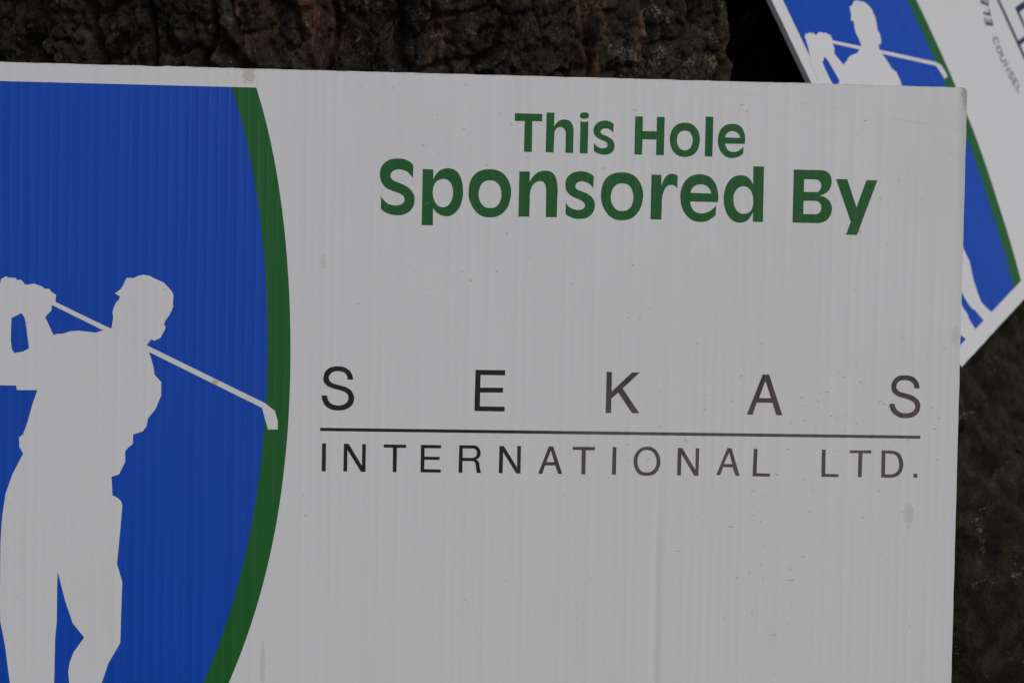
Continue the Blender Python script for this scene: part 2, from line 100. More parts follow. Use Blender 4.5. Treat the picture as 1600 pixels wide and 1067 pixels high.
 ('o', [[[434.46,384.68],[435.32,384.68],[436.18,384.63],[437.03,384.49],[437.84,384.24],[438.79,383.81],[439.69,383.29],[440.53,382.67],[441.27,381.95],[441.98,381.05],[442.58,380.06],[443.07,379.02],[443.45,377.93],[443.73,376.75],[443.88,375.55],[443.91,374.33],[443.86,373.12],[443.73,371.87],[443.51,370.63],[443.17,369.42],[442.69,368.27],[442.14,367.28],[441.46,366.36],[440.67,365.53],[439.77,364.86],[438.64,364.31],[437.44,363.92],[436.18,363.68],[434.92,363.56],[433.76,363.57],[432.61,363.71],[431.48,363.99],[430.41,364.42],[429.4,365.01],[428.48,365.75],[427.66,366.59],[426.97,367.53],[426.38,368.64],[425.93,369.83],[425.61,371.06],[425.37,372.31],[425.22,373.51],[425.17,374.72],[425.23,375.93],[425.42,377.12],[425.74,378.32],[426.17,379.48],[426.73,380.59],[427.41,381.62],[428.11,382.38],[428.91,383.04],[429.8,383.61],[430.73,384.07],[431.62,384.37],[432.56,384.55],[433.51,384.64]],[[434.57,379.79],[435.26,379.75],[435.96,379.65],[436.62,379.45],[437.21,379.11],[437.81,378.54],[438.32,377.86],[438.73,377.12],[439.07,376.34],[439.29,375.63],[439.41,374.89],[439.46,374.13],[439.43,373.38],[439.32,372.52],[439.14,371.66],[438.88,370.82],[438.53,370.03],[438.18,369.47],[437.74,368.96],[437.25,368.51],[436.7,368.13],[436.18,367.86],[435.62,367.67],[435.04,367.56],[434.46,367.56],[433.75,367.66],[433.06,367.85],[432.4,368.13],[431.82,368.53],[431.24,369.12],[430.75,369.8],[430.35,370.54],[430.03,371.31],[429.81,372.11],[429.68,372.95],[429.63,373.79],[429.66,374.63],[429.75,375.41],[429.91,376.17],[430.16,376.92],[430.5,377.62],[430.85,378.13],[431.29,378.58],[431.79,378.97],[432.33,379.29],[432.86,379.52],[433.42,379.69],[433.99,379.77]]]),
 ('l', [[[447.26,388.85],[452.06,388.74],[452.02,364.18],[447.21,364.29]]]),
 ('e', [[[472.05,372.53],[459.79,372.39],[459.84,371.89],[459.93,371.42],[460.08,370.97],[460.29,370.54],[460.68,369.83],[461.11,369.13],[461.61,368.5],[462.22,367.99],[462.92,367.67],[463.67,367.49],[464.46,367.42],[465.24,367.39],[465.91,367.42],[466.58,367.52],[467.23,367.68],[467.87,367.9],[468.37,368.14],[468.85,368.43],[469.3,368.77],[469.72,369.13],[470.17,369.58],[470.59,370.06],[470.97,370.56],[471.33,371.1],[471.21,366.49],[470.64,365.92],[470.04,365.42],[469.39,365.0],[468.69,364.65],[467.7,364.25],[466.68,363.93],[465.64,363.7],[464.58,363.59],[463.61,363.58],[462.64,363.68],[461.7,363.89],[460.81,364.24],[459.82,364.81],[458.91,365.49],[458.09,366.27],[457.36,367.13],[456.75,368.06],[456.24,369.06],[455.84,370.1],[455.54,371.17],[455.33,372.27],[455.23,373.38],[455.22,374.5],[455.29,375.62],[455.41,376.77],[455.59,377.92],[455.88,379.03],[456.31,380.1],[456.88,381.08],[457.55,382.0],[458.34,382.82],[459.24,383.51],[460.19,383.99],[461.21,384.31],[462.28,384.52],[463.35,384.65],[464.3,384.7],[465.25,384.67],[466.2,384.54],[467.11,384.29],[467.97,383.94],[468.78,383.49],[469.52,382.94],[470.17,382.29],[470.75,381.46],[471.22,380.55],[471.59,379.59],[471.91,378.62],[472.1,377.8],[472.21,376.97],[472.26,376.13],[472.28,375.29],[472.28,374.6],[472.24,373.91],[472.16,373.22]],[[459.78,376.25],[459.85,376.82],[459.99,377.37],[460.2,377.87],[460.48,378.34],[460.86,378.81],[461.31,379.22],[461.8,379.58],[462.33,379.87],[462.81,380.06],[463.31,380.17],[463.83,380.22],[464.35,380.22],[465.0,380.16],[465.64,380.05],[466.26,379.88],[466.84,379.61],[467.37,379.25],[467.84,378.81],[468.25,378.32],[468.62,377.8],[468.82,377.41],[468.95,377.0],[469.02,376.56],[469.03,376.1]]]),
]
BLACK_LETTERS = [
 ('S', [[[232.15,222.25],[228.69,222.19],[228.69,222.94],[228.59,223.64],[228.39,224.31],[228.1,224.95],[227.76,225.48],[227.32,225.95],[226.82,226.34],[226.27,226.65],[225.43,226.98],[224.54,227.21],[223.64,227.35],[222.73,227.39],[221.82,227.34],[220.91,227.2],[220.03,226.94],[219.22,226.54],[218.59,226.04],[218.06,225.43],[217.63,224.73],[217.3,223.99],[217.19,223.5],[217.2,223.0],[217.31,222.49],[217.48,222.02],[217.74,221.49],[218.07,221.0],[218.46,220.57],[218.92,220.23],[219.86,219.79],[220.84,219.48],[221.85,219.21],[222.86,218.95],[224.05,218.65],[225.25,218.38],[226.43,218.09],[227.59,217.68],[228.56,217.23],[229.51,216.71],[230.39,216.1],[231.15,215.37],[231.77,214.53],[232.25,213.6],[232.62,212.62],[232.86,211.6],[232.95,210.7],[232.9,209.79],[232.73,208.9],[232.44,208.04],[232.02,207.2],[231.48,206.41],[230.85,205.7],[230.13,205.08],[229.24,204.52],[228.27,204.09],[227.26,203.74],[226.23,203.45],[225.46,203.28],[224.68,203.19],[223.89,203.15],[223.1,203.16],[222.1,203.2],[221.11,203.27],[220.12,203.41],[219.17,203.66],[218.21,204.02],[217.27,204.47],[216.4,205.01],[215.61,205.66],[214.97,206.37],[214.43,207.18],[213.98,208.05],[213.6,208.94],[213.33,209.73],[213.14,210.55],[213.03,211.39],[213.0,212.25],[216.37,212.38],[216.38,211.69],[216.47,211.03],[216.64,210.39],[216.88,209.78],[217.23,209.11],[217.64,208.47],[218.14,207.9],[218.72,207.44],[219.64,206.97],[220.61,206.61],[221.63,206.38],[222.66,206.24],[223.55,206.21],[224.45,206.3],[225.33,206.49],[226.18,206.76],[226.89,207.08],[227.55,207.48],[228.16,207.96],[228.67,208.54],[229.01,209.13],[229.25,209.78],[229.38,210.46],[229.41,211.15],[229.36,211.79],[229.21,212.42],[228.96,213.0],[228.59,213.51],[227.96,214.07],[227.23,214.52],[226.46,214.89],[225.66,215.2],[224.4,215.6],[223.11,215.9],[221.82,216.19],[220.54,216.54],[219.42,216.9],[218.3,217.27],[217.22,217.72],[216.21,218.29],[215.58,218.79],[215.04,219.39],[214.58,220.07],[214.21,220.78],[213.98,221.44],[213.84,222.13],[213.81,222.84],[213.86,223.54],[214.01,224.47],[214.25,225.4],[214.59,226.29],[215.06,227.1],[215.66,227.85],[216.37,228.51],[217.15,229.07],[218.0,229.52],[219.03,229.9],[220.1,230.16],[221.2,230.32],[222.3,230.37],[223.5,230.36],[224.7,230.26],[225.88,230.03],[227.01,229.66],[228.03,229.17],[228.99,228.56],[229.86,227.82],[230.58,226.96],[231.21,225.9],[231.68,224.76],[231.99,223.55]]]),
 ('E', [[[307.38,229.54],[325.77,229.6],[325.67,226.42],[310.53,226.42],[310.51,218.57],[324.62,218.71],[324.59,215.69],[310.48,215.56],[310.48,206.99],[325.86,206.98],[325.84,204.04],[307.12,204.08]]]),
 ('K', [[[388.81,229.66],[392.08,229.55],[392.17,217.45],[404.72,229.51],[409.52,229.59],[399.01,219.46],[409.82,204.07],[405.25,204.17],[396.26,216.87],[392.1,212.98],[392.12,204.05],[388.69,204.08]]]),
 ('A', [[[486.71,229.52],[490.83,229.5],[499.68,204.26],[495.9,204.21],[493.23,211.92],[483.35,211.94],[480.87,204.25],[477.26,204.36]],[[488.52,225.64],[492.3,214.8],[484.74,214.77]]]),
 ('S', [[[586.39,222.3],[583.0,222.34],[582.97,223.13],[582.84,223.88],[582.59,224.58],[582.23,225.23],[581.8,225.77],[581.26,226.23],[580.66,226.61],[580.02,226.91],[579.18,227.18],[578.31,227.36],[577.42,227.45],[576.54,227.45],[575.63,227.38],[574.73,227.24],[573.87,226.97],[573.1,226.54],[572.54,225.99],[572.11,225.31],[571.81,224.56],[571.61,223.78],[571.57,223.24],[571.65,222.68],[571.83,222.14],[572.1,221.65],[572.51,221.13],[572.99,220.67],[573.54,220.28],[574.13,219.98],[575.2,219.63],[576.3,219.4],[577.41,219.2],[578.5,218.93],[579.73,218.56],[580.97,218.17],[582.17,217.7],[583.32,217.12],[584.21,216.52],[585.05,215.82],[585.79,215.04],[586.43,214.17],[586.78,213.49],[587.0,212.74],[587.1,211.96],[587.12,211.19],[587.05,210.18],[586.9,209.18],[586.62,208.21],[586.18,207.32],[585.5,206.44],[584.69,205.65],[583.77,204.99],[582.78,204.45],[581.66,204.02],[580.47,203.75],[579.25,203.59],[578.04,203.52],[576.93,203.52],[575.83,203.62],[574.74,203.82],[573.68,204.14],[572.6,204.62],[571.58,205.2],[570.61,205.88],[569.72,206.65],[569.13,207.3],[568.64,208.03],[568.24,208.81],[567.91,209.62],[567.7,210.32],[567.57,211.03],[567.53,211.77],[567.57,212.52],[570.78,212.48],[570.84,211.79],[570.99,211.13],[571.22,210.51],[571.54,209.93],[572.05,209.2],[572.63,208.51],[573.29,207.9],[574.03,207.4],[574.85,207.03],[575.72,206.79],[576.62,206.65],[577.52,206.59],[578.52,206.61],[579.51,206.71],[580.48,206.91],[581.41,207.25],[582.11,207.64],[582.76,208.14],[583.3,208.74],[583.69,209.42],[583.9,210.15],[583.94,210.92],[583.84,211.69],[583.61,212.42],[583.27,213.02],[582.81,213.54],[582.25,213.99],[581.65,214.36],[580.6,214.85],[579.51,215.24],[578.39,215.58],[577.28,215.92],[576.07,216.27],[574.84,216.58],[573.64,216.93],[572.47,217.38],[571.61,217.83],[570.78,218.34],[570.02,218.94],[569.38,219.65],[568.93,220.38],[568.61,221.18],[568.42,222.03],[568.34,222.88],[568.37,223.88],[568.51,224.87],[568.78,225.84],[569.19,226.74],[569.76,227.6],[570.46,228.39],[571.26,229.07],[572.15,229.6],[573.27,230.03],[574.46,230.29],[575.67,230.42],[576.89,230.45],[578.23,230.4],[579.57,230.25],[580.87,229.97],[582.12,229.51],[583.05,228.96],[583.89,228.27],[584.62,227.45],[585.23,226.56],[585.73,225.58],[586.09,224.54],[586.31,223.45]]]),
 ('I', [[[213.67,182.8],[216.1,182.84],[216.2,165.52],[213.69,165.48]]]),
 ('N', [[[227.09,182.75],[229.92,182.71],[238.38,169.36],[238.34,182.66],[240.54,182.69],[240.57,165.51],[237.81,165.55],[229.27,178.98],[229.32,165.6],[226.96,165.65]]]),
 ('T', [[[251.56,182.6],[265.35,182.63],[265.31,180.65],[259.71,180.65],[259.64,165.59],[257.35,165.64],[257.26,180.7],[251.59,180.7]]]),
 ('E', [[[274.43,182.68],[286.92,182.61],[286.87,180.7],[276.76,180.64],[276.76,175.41],[286.17,175.37],[286.13,173.47],[276.8,173.5],[276.73,167.71],[287.02,167.52],[286.97,165.61],[274.48,165.69]]]),
 ('R', [[[298.15,182.76],[306.23,182.79],[307.27,182.81],[308.22,182.66],[309.07,182.32],[309.82,181.8],[310.46,181.07],[310.94,180.19],[311.27,179.23],[311.47,178.25],[311.49,177.52],[311.36,176.79],[311.1,176.09],[310.72,175.46],[310.27,174.94],[309.73,174.53],[309.09,174.21],[308.37,173.99],[309.03,173.81],[309.58,173.53],[310.03,173.15],[310.38,172.67],[310.7,171.83],[310.85,170.93],[310.94,170.01],[311.07,169.1],[311.27,168.24],[311.48,167.39],[311.7,166.54],[311.93,165.69],[309.15,165.65],[309.06,166.51],[308.96,167.37],[308.83,168.22],[308.7,169.07],[308.59,169.89],[308.51,170.72],[308.34,171.52],[308.0,172.24],[307.65,172.62],[307.2,172.88],[306.66,173.0],[306.01,173.01],[300.3,173.01],[300.35,165.7],[297.97,165.75]],[[300.32,180.8],[305.87,180.8],[306.63,180.8],[307.32,180.67],[307.94,180.42],[308.5,180.04],[308.84,179.62],[309.05,179.1],[309.16,178.54],[309.17,177.98],[309.11,177.39],[308.95,176.81],[308.7,176.27],[308.34,175.82],[307.85,175.45],[307.29,175.19],[306.66,175.04],[305.97,175.0],[300.35,175.0]]]),
 ('N', [[[323.05,182.7],[325.75,182.65],[334.18,169.39],[334.09,182.77],[336.4,182.8],[336.4,165.68],[333.77,165.72],[325.35,178.83],[325.27,165.7],[322.88,165.75]]]),
 ('A', [[[353.67,182.79],[356.46,182.83],[362.37,165.76],[359.82,165.73],[357.97,170.97],[351.59,170.97],[349.94,165.69],[347.39,165.73]],[[355.08,180.26],[357.29,173.04],[352.27,172.97]]]),
 ('T', [[[368.59,182.75],[382.56,182.78],[382.44,180.71],[376.77,180.71],[376.75,165.62],[374.27,165.67],[374.21,180.83],[368.62,180.84]]]),
 ('I', [[[393.52,182.93],[395.92,182.88],[395.87,165.7],[393.39,165.75]]]),
 ('O', [[[415.06,183.46],[415.99,183.45],[416.93,183.33],[417.84,183.08],[418.69,182.71],[419.64,182.12],[420.52,181.41],[421.3,180.61],[421.96,179.71],[422.57,178.6],[423.05,177.41],[423.39,176.18],[423.59,174.93],[423.64,173.81],[423.54,172.69],[423.31,171.59],[422.96,170.52],[422.47,169.38],[421.88,168.28],[421.15,167.29],[420.24,166.49],[419.05,165.88],[417.76,165.49],[416.4,165.29],[415.04,165.22],[413.78,165.26],[412.52,165.44],[411.31,165.79],[410.21,166.36],[409.3,167.15],[408.57,168.13],[407.97,169.21],[407.48,170.33],[407.11,171.38],[406.87,172.48],[406.75,173.6],[406.74,174.71],[406.86,175.86],[407.09,177.0],[407.44,178.09],[407.93,179.13],[408.56,180.08],[409.3,180.94],[410.14,181.71],[411.07,182.37],[412.0,182.83],[412.99,183.16],[414.02,183.36]],[[415.1,181.38],[415.95,181.31],[416.8,181.15],[417.61,180.88],[418.33,180.46],[419.05,179.81],[419.64,179.03],[420.14,178.18],[420.57,177.29],[420.86,176.53],[421.06,175.73],[421.17,174.92],[421.2,174.1],[421.14,173.17],[420.99,172.25],[420.75,171.35],[420.39,170.49],[419.98,169.78],[419.46,169.12],[418.87,168.54],[418.2,168.06],[417.49,167.73],[416.73,167.52],[415.95,167.41],[415.16,167.38],[414.28,167.42],[413.39,167.52],[412.54,167.75],[411.77,168.14],[411.09,168.75],[410.53,169.48],[410.08,170.3],[409.7,171.15],[409.42,172.02],[409.23,172.92],[409.14,173.83],[409.15,174.75],[409.25,175.68],[409.44,176.6],[409.73,177.5],[410.11,178.36],[410.54,179.06],[411.05,179.72],[411.64,180.3],[412.31,180.78],[412.95,181.09],[413.65,181.29],[414.38,181.38]]]),
 ('N', [[[434.34,183.0],[437.16,182.88],[445.67,169.37],[445.61,182.91],[447.86,182.86],[447.68,165.71],[445.1,165.68],[436.68,179.11],[436.65,165.81],[434.24,165.78]]]),
 ('A', [[[465.49,183.25],[468.15,183.2],[473.6,165.97],[471.03,166.02],[469.19,171.2],[463.02,171.29],[461.42,166.24],[458.84,166.29]],[[466.75,180.46],[468.89,173.24],[463.49,173.26]]]),
 ('L', [[[482.14,182.88],[484.54,182.91],[484.3,167.72],[492.73,167.66],[492.69,165.69],[481.76,165.81]]]),
 ('L', [[[525.26,183.11],[527.68,183.06],[527.71,167.92],[536.18,167.77],[536.14,165.97],[525.34,166.01]]]),
 ('T', [[[542.98,182.84],[556.64,183.02],[556.6,181.13],[551.15,181.15],[550.93,166.07],[548.51,166.04],[548.55,181.2],[542.93,181.12]]]),
 ('D', [[[563.22,183.11],[569.47,183.02],[570.81,182.9],[572.06,182.6],[573.22,182.12],[574.28,181.45],[575.1,180.67],[575.74,179.73],[576.27,178.69],[576.72,177.63],[577.0,176.8],[577.17,175.95],[577.25,175.07],[577.25,174.21],[577.16,173.1],[577.0,172.0],[576.72,170.93],[576.32,169.91],[575.84,169.09],[575.25,168.34],[574.56,167.68],[573.79,167.13],[572.9,166.66],[571.96,166.31],[570.96,166.08],[569.91,165.97],[563.41,166.06]],[[565.7,181.17],[569.08,181.13],[570.23,181.07],[571.23,180.81],[572.11,180.37],[572.85,179.72],[573.57,178.69],[574.07,177.53],[574.4,176.28],[574.62,175.03],[574.74,173.92],[574.75,172.79],[574.57,171.71],[574.13,170.74],[573.33,169.79],[572.35,169.02],[571.2,168.43],[569.86,168.02],[565.78,168.06]]]),
 ('.', [[[583.99,168.71],[586.43,168.66],[586.41,166.17],[583.89,166.22]]]),
]
RULE = [[[212.36, 192.34], [587.7, 192.68], [587.75, 190.79], [212.38, 190.37]]]
GOLFER = [[13.2,264.71],[16.6,272.56],[18.27,278.93],[18.26,279.97],[21.27,281.74],[22.19,281.02],[27.36,280.77],[27.71,279.61],[30.43,279.74],[32.76,276.87],[34.94,276.91],[38.15,277.63],[42.84,275.97],[44.28,274.68],[47.31,274.58],[48.48,272.77],[51.29,271.07],[51.03,266.71],[79.36,253.41],[84.86,251.05],[85.83,257.47],[85.44,261.56],[86.18,264.23],[87.88,267.93],[88.61,267.95],[89.85,270.74],[86.67,272.55],[89.81,274.84],[91.25,276.89],[93.78,282.21],[98.14,282.17],[100.71,283.51],[103.6,284.27],[107.39,283.64],[111.47,281.69],[116.13,279.71],[119.03,276.72],[121.22,274.26],[122.07,271.61],[121.66,266.33],[122.18,265.36],[119.84,260.15],[117.56,256.87],[116.43,253.79],[117.29,253.34],[117.42,251.62],[114.47,245.97],[111.01,244.15],[108.99,244.98],[106.13,241.33],[178.43,207.03],[184.59,202.28],[186.43,195.92],[186.5,190.95],[180.41,190.87],[176.71,204.06],[107.61,237.24],[108.97,233.23],[110.54,227.97],[111.09,223.55],[115.25,218.95],[115.34,210.84],[111.95,202.23],[107.64,196.87],[106.65,191.72],[104.71,188.78],[98.62,186.58],[98.53,180.85],[95.5,178.33],[93.93,176.11],[94.0,169.91],[90.45,162.16],[85.86,160.53],[86.56,149.22],[89.48,147.8],[91.94,145.55],[92.55,142.92],[91.51,128.03],[89.72,107.25],[93.1,96.0],[92.81,86.99],[92.26,58.46],[85.06,45.59],[81.16,33.3],[79.6,26.5],[82.0,20.6],[86.4,13.3],[70.3,13.3],[65.8,26.0],[63.4,27.7],[61.62,33.2],[60.93,40.51],[61.72,46.32],[64.18,52.74],[70.4,61.67],[63.38,70.34],[58.61,84.15],[53.91,102.3],[53.73,93.13],[53.71,71.3],[52.8,61.03],[52.45,33.15],[53.6,28.2],[52.4,20.6],[53.9,13.3],[36.5,13.3],[31.0,23.0],[25.8,33.01],[22.63,56.26],[19.69,71.2],[18.76,84.97],[19.24,96.37],[19.39,120.32],[20.26,135.74],[22.17,149.48],[26.26,161.55],[32.52,174.12],[30.3,177.85],[29.94,183.83],[32.42,185.93],[35.23,194.18],[37.64,203.64],[40.66,212.9],[28.53,212.72],[27.93,215.48],[18.23,215.48],[13.2,215.48],[10.0,215.48],[10.0,264.71]]
GOLFER_GAPS = [[[24.85,256.46],[30.76,259.6],[32.59,256.95],[33.35,253.69],[35.48,238.26],[32.05,236.29],[26.84,235.19],[25.1,237.5],[24.47,243.33],[24.59,251.32]],[[49.2,264.69],[79.39,250.17],[80.55,250.27],[75.52,248.43],[71.16,248.86],[65.04,249.49],[60.35,249.06],[55.33,247.37],[51.71,247.31],[50.07,246.31],[45.01,257.4],[48.73,261.64],[48.71,264.17]]]

# ------------------------------------------------------------------ node helpers
class NT:
    def __init__(self, name):
        self.m = bpy.data.materials.new(name)
        self.m.use_nodes = True
        self.t = self.m.node_tree
        self.b = self.t.nodes['Principled BSDF']

    def n(self, kind, **kw):
        nd = self.t.nodes.new('ShaderNode' + kind)
        for k, v in kw.items():
            setattr(nd, k, v)
        return nd

    def put(self, sock, v):
        if hasattr(v, 'is_output'):
            self.t.links.new(v, sock)
        elif isinstance(v, (tuple, list)):
            sock.default_value = tuple(v) + ((1.0,) if len(v) == 3 and sock.type == 'RGBA' else ())
        else:
            sock.default_value = v

    def math(self, op, a, b=0.0, c=None, clamp=False):
        nd = self.n('Math', operation=op, use_clamp=clamp)
        self.put(nd.inputs[0], a); self.put(nd.inputs[1], b)
        if c is not None: self.put(nd.inputs[2], c)
        return nd.outputs[0]

    def mix(self, f, a, b):
        nd = self.n('Mix', data_type='RGBA')
        self.put(nd.inputs[0], f); self.put(nd.inputs[6], a); self.put(nd.inputs[7], b)
        return nd.outputs[2]

    def ramp(self, v, lo, hi, a=0.0, b=1.0):
        nd = self.n('MapRange', interpolation_type='SMOOTHSTEP')
        for i, x in enumerate((v, lo, hi, a, b)): self.put(nd.inputs[i], x)
        return nd.outputs[0]

    def noise(self, vec, scale, detail=3.0, rough=0.55, dist=0.0, dims='3D'):
        nd = self.n('TexNoise', noise_dimensions=dims)
        self.put(nd.inputs['W' if dims == '1D' else 'Vector'], vec)
        nd.inputs['Scale'].default_value = scale
        nd.inputs['Detail'].default_value = detail
        nd.inputs['Roughness'].default_value = rough
        nd.inputs['Distortion'].default_value = dist
        return nd.outputs[0]

    def coords(self):
        tc = self.n('TexCoord')
        sp = self.n('SeparateXYZ')
        self.t.links.new(tc.outputs['Object'], sp.inputs[0])
        return tc.outputs['Object'], sp.outputs[0], sp.outputs[1], sp.outputs[2]

    def scaled(self, vec, s):
        mp = self.n('Mapping')
        self.put(mp.inputs[0], vec)
        mp.inputs['Scale'].default_value = s
        return mp.outputs[0]


PITCH = 0.00595                                  # flute spacing of the corrugated board


def flutes(k, vec, x, y, depth):
    """fine relief of the skin: it sags between the ribs, unevenly, and has one long crease"""
    ph = k.math('MULTIPLY', x, math.pi / PITCH)
    wob = k.noise(k.scaled(vec, (20, 3, 1)), 1.0, 2.0)
    ph = k.math('ADD', ph, k.math('MULTIPLY', wob, 0.6))
    s = k.math('ABSOLUTE', k.math('SINE', ph))
    s = k.math('POWER', s, 0.6)
    per = k.noise(k.math('MULTIPLY', x, 1 / PITCH), 1.0, 0.0, dims='1D')
    patch = k.noise(vec, 9.0, 2.0)
    amp = k.math('MULTIPLY', k.ramp(patch, 0.30, 0.70, 0.35, 1.4), k.ramp(per, 0.2, 0.8, 0.75, 1.15))
    h = k.math('MULTIPLY', k.math('MULTIPLY', s, amp), -1.0)
    fine = k.noise(vec, 900.0, 2.0)
    h = k.math('ADD', h, k.math('MULTIPLY', fine, 0.12))
    lump = k.noise(k.scaled(vec, (30, 8, 1)), 1.0, 2.0)
    h = k.math('ADD', h, k.math('MULTIPLY', lump, 0.8))
    cr = k.math('DIVIDE', k.math('SUBTRACT', x, 0.4222), 0.0026)
    cr = k.math('POWER', 2.718, k.math('MULTIPLY', k.math('MULTIPLY', cr, cr), -1.0))
    cr = k.math('MULTIPLY', cr, k.ramp(y, 0.195, 0.08, 0.0, 0.00065 / depth))
    h = k.math('SUBTRACT', h, cr)
    bp = k.n('Bump')
    bp.inputs['Strength'].default_value = 1.0
    bp.inputs['Distance'].default_value = depth
    k.t.links.new(h, bp.inputs['Height'])
    k.t.links.new(bp.outputs[0], k.b.inputs['Normal'])
    return s, per, patch


def spot(k, x, y, cx, cy, rx, ry, vec, ragged=0.5):
    dx = k.math('DIVIDE', k.math('SUBTRACT', x, cx), rx)
    dy = k.math('DIVIDE', k.math('SUBTRACT', y, cy), ry)
    d = k.math('ADD', k.math('MULTIPLY', dx, dx), k.math('MULTIPLY', dy, dy))
    nz = k.noise(vec, 420.0, 3.0, 0.65)
    d = k.math('ADD', d, k.math('MULTIPLY', k.math('SUBTRACT', nz, 0.5), 4.0 * ragged))
    return k.ramp(d, 1.15, 0.45)


def board_white(name, worn):
    k = NT(name)
    vec, x, y, z = k.coords()
    s, per, patch = flutes(k, vec, x, y, 0.00006)
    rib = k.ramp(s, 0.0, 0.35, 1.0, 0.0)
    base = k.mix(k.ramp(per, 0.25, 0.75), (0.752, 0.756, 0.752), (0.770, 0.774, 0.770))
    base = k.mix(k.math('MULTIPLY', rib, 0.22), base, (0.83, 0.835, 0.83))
    cloud = k.noise(k.scaled(vec, (14, 9, 1)), 1.0, 4.0, 0.6)
    base = k.mix(k.ramp(cloud, 0.35, 0.8, 0.0, 0.22 if worn else 0.06), base, (0.61, 0.605, 0.60))
    if worn:
        grain = k.noise(k.scaled(vec, (700, 260, 1)), 1.0, 3.0, 0.7)
        base = k.mix(k.ramp(grain, 0.63, 0.80, 0.0, 0.35), base, (0.48, 0.46, 0.43))
        # specks of dirt, denser in places
        vo = k.n('TexVoronoi')
        k.put(vo.inputs['Vector'], k.scaled(vec, (1.0, 1.5, 1.0)))
        vo.inputs['Scale'].default_value = 120.0
        dens = k.noise(vec, 11.0, 2.0)
        hit = k.math('MULTIPLY', k.ramp(vo.outputs['Distance'], 0.10, 0.05), k.ramp(dens, 0.45, 0.7, 0.0, 0.75))
        base = k.mix(hit, base, (0.30, 0.285, 0.26))
        base = k.mix(k.math('MULTIPLY', spot(k, x, y, 0.1656, 0.4075, 0.0042, 0.0062, vec, 0.9), 0.5), base, (0.42, 0.32, 0.19))
        base = k.mix(k.math('MULTIPLY', spot(k, x, y, 0.1479, 0.2193, 0.0020, 0.0020, vec, 0.3), 0.8), base, (0.62, 0.42, 0.16))
        base = k.mix(k.math('MULTIPLY', spot(k, x, y, 0.5817, 0.1425, 0.0034, 0.0085, vec, 0.75), 0.30), base, (0.40, 0.385, 0.34))
        base = k.mix(k.math('MULTIPLY', spot(k, x, y, 0.1790, 0.0460, 0.0016, 0.0140, vec, 0.9), 0.28), base, (0.36, 0.34, 0.30))
        base = k.mix(k.math('MULTIPLY', spot(k, x, y, 0.2127, 0.2939, 0.0020, 0.0050, vec, 1.0), 0.25), base, (0.42, 0.38, 0.34))
        base = k.mix(k.math('MULTIPLY', spot(k, x, y, 0.6085, 0.2556, 0.0026, 0.0060, vec, 0.8), 0.35), base, (0.50, 0.45, 0.36))
        # grubby, thumbed corner
        base = k.mix(k.math('MULTIPLY', spot(k, x, y, 0.6150, 0.4080, 0.0075, 0.0150, vec, 0.3), 0.60), base, (0.27, 0.25, 0.20))
        grime = k.ramp(k.math('SUBTRACT', BOARD_W, x), 0.0, 0.007, 0.30, 0.0)
        base = k.mix(k.math('MULTIPLY', grime, k.ramp(y, 0.22, 0.40)), base, (0.36, 0.34, 0.29))
        edge = k.ramp(k.math('SUBTRACT', BOARD_H, y), 0.0, 0.0016, 0.35, 0.0)
        base = k.mix(k.math('MULTIPLY', edge, k.ramp(grain, 0.4, 0.6)), base, (0.30, 0.28, 0.24))
        # faint long scratch towards the corner
        ln = k.math('SUBTRACT', y, k.math('MULTIPLY_ADD', x, -0.135, 0.4665))
        ln = k.math('ADD', ln, k.math('MULTIPLY', k.math('SUBTRACT', k.noise(vec, 14.0, 2.0), 0.5), 0.006))
        sc = k.math('MULTIPLY', k.ramp(k.math('ABSOLUTE', ln), 0.0006, 0.0002), k.ramp(x, 0.42, 0.50, 0.0, 0.16))
        sc = k.math('MULTIPLY', sc, k.ramp(k.noise(vec, 60.0, 2.0), 0.42, 0.6))
        base = k.mix(sc, base, (0.35, 0.34, 0.32))
    k.put(k.b.inputs['Base Color'], base)
    k.b.inputs['Roughness'].default_value = 0.42
    k.b.inputs['Specular IOR Level'].default_value = 0.45
    return k.m


def ink(name, col, worn=0.0, right_tint=None, rough=0.36):
    k = NT(name)
    vec, x, y, z = k.coords()
    s, per, patch = flutes(k, vec, x, y, 0.00016)
    c = k.mix(k.ramp(per, 0.2, 0.8, 0.0, 0.16), col, tuple(min(1.0, v * 1.5 + 0.008) for v in col))
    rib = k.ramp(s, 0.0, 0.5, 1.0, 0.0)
    c = k.mix(k.math('MULTIPLY', k.math('MULTIPLY', rib, k.ramp(patch, 0.40, 0.62, 0.3, 1.0)), 0.30), c, tuple(min(1.0, v * 1.45 + 0.03) for v in col))  # sheen streaks along the flutes, painted into the ink colour
    if worn:
        g = k.noise(k.scaled(vec, (500, 160, 1)), 1.0, 4.0, 0.7)
        c = k.mix(k.ramp(g, 0.60, 0.85, 0.0, worn), c, tuple(v * 0.6 + 0.10 for v in col))
    if right_tint:  # brown-grey tint growing toward the right, uneven from flute to flute
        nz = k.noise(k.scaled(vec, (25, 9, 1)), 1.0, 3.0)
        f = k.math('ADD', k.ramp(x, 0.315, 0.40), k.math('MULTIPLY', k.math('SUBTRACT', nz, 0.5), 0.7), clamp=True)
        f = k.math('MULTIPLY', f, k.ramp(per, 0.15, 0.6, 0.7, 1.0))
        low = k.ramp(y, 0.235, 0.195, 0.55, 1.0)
        c = k.mix(k.math('MULTIPLY', f, low), c, right_tint)
    k.put(k.b.inputs['Base Color'], c)
    k.b.inputs['Roughness'].default_value = rough
    k.b.inputs['Specular IOR Level'].default_value = 0.36
    return k.m


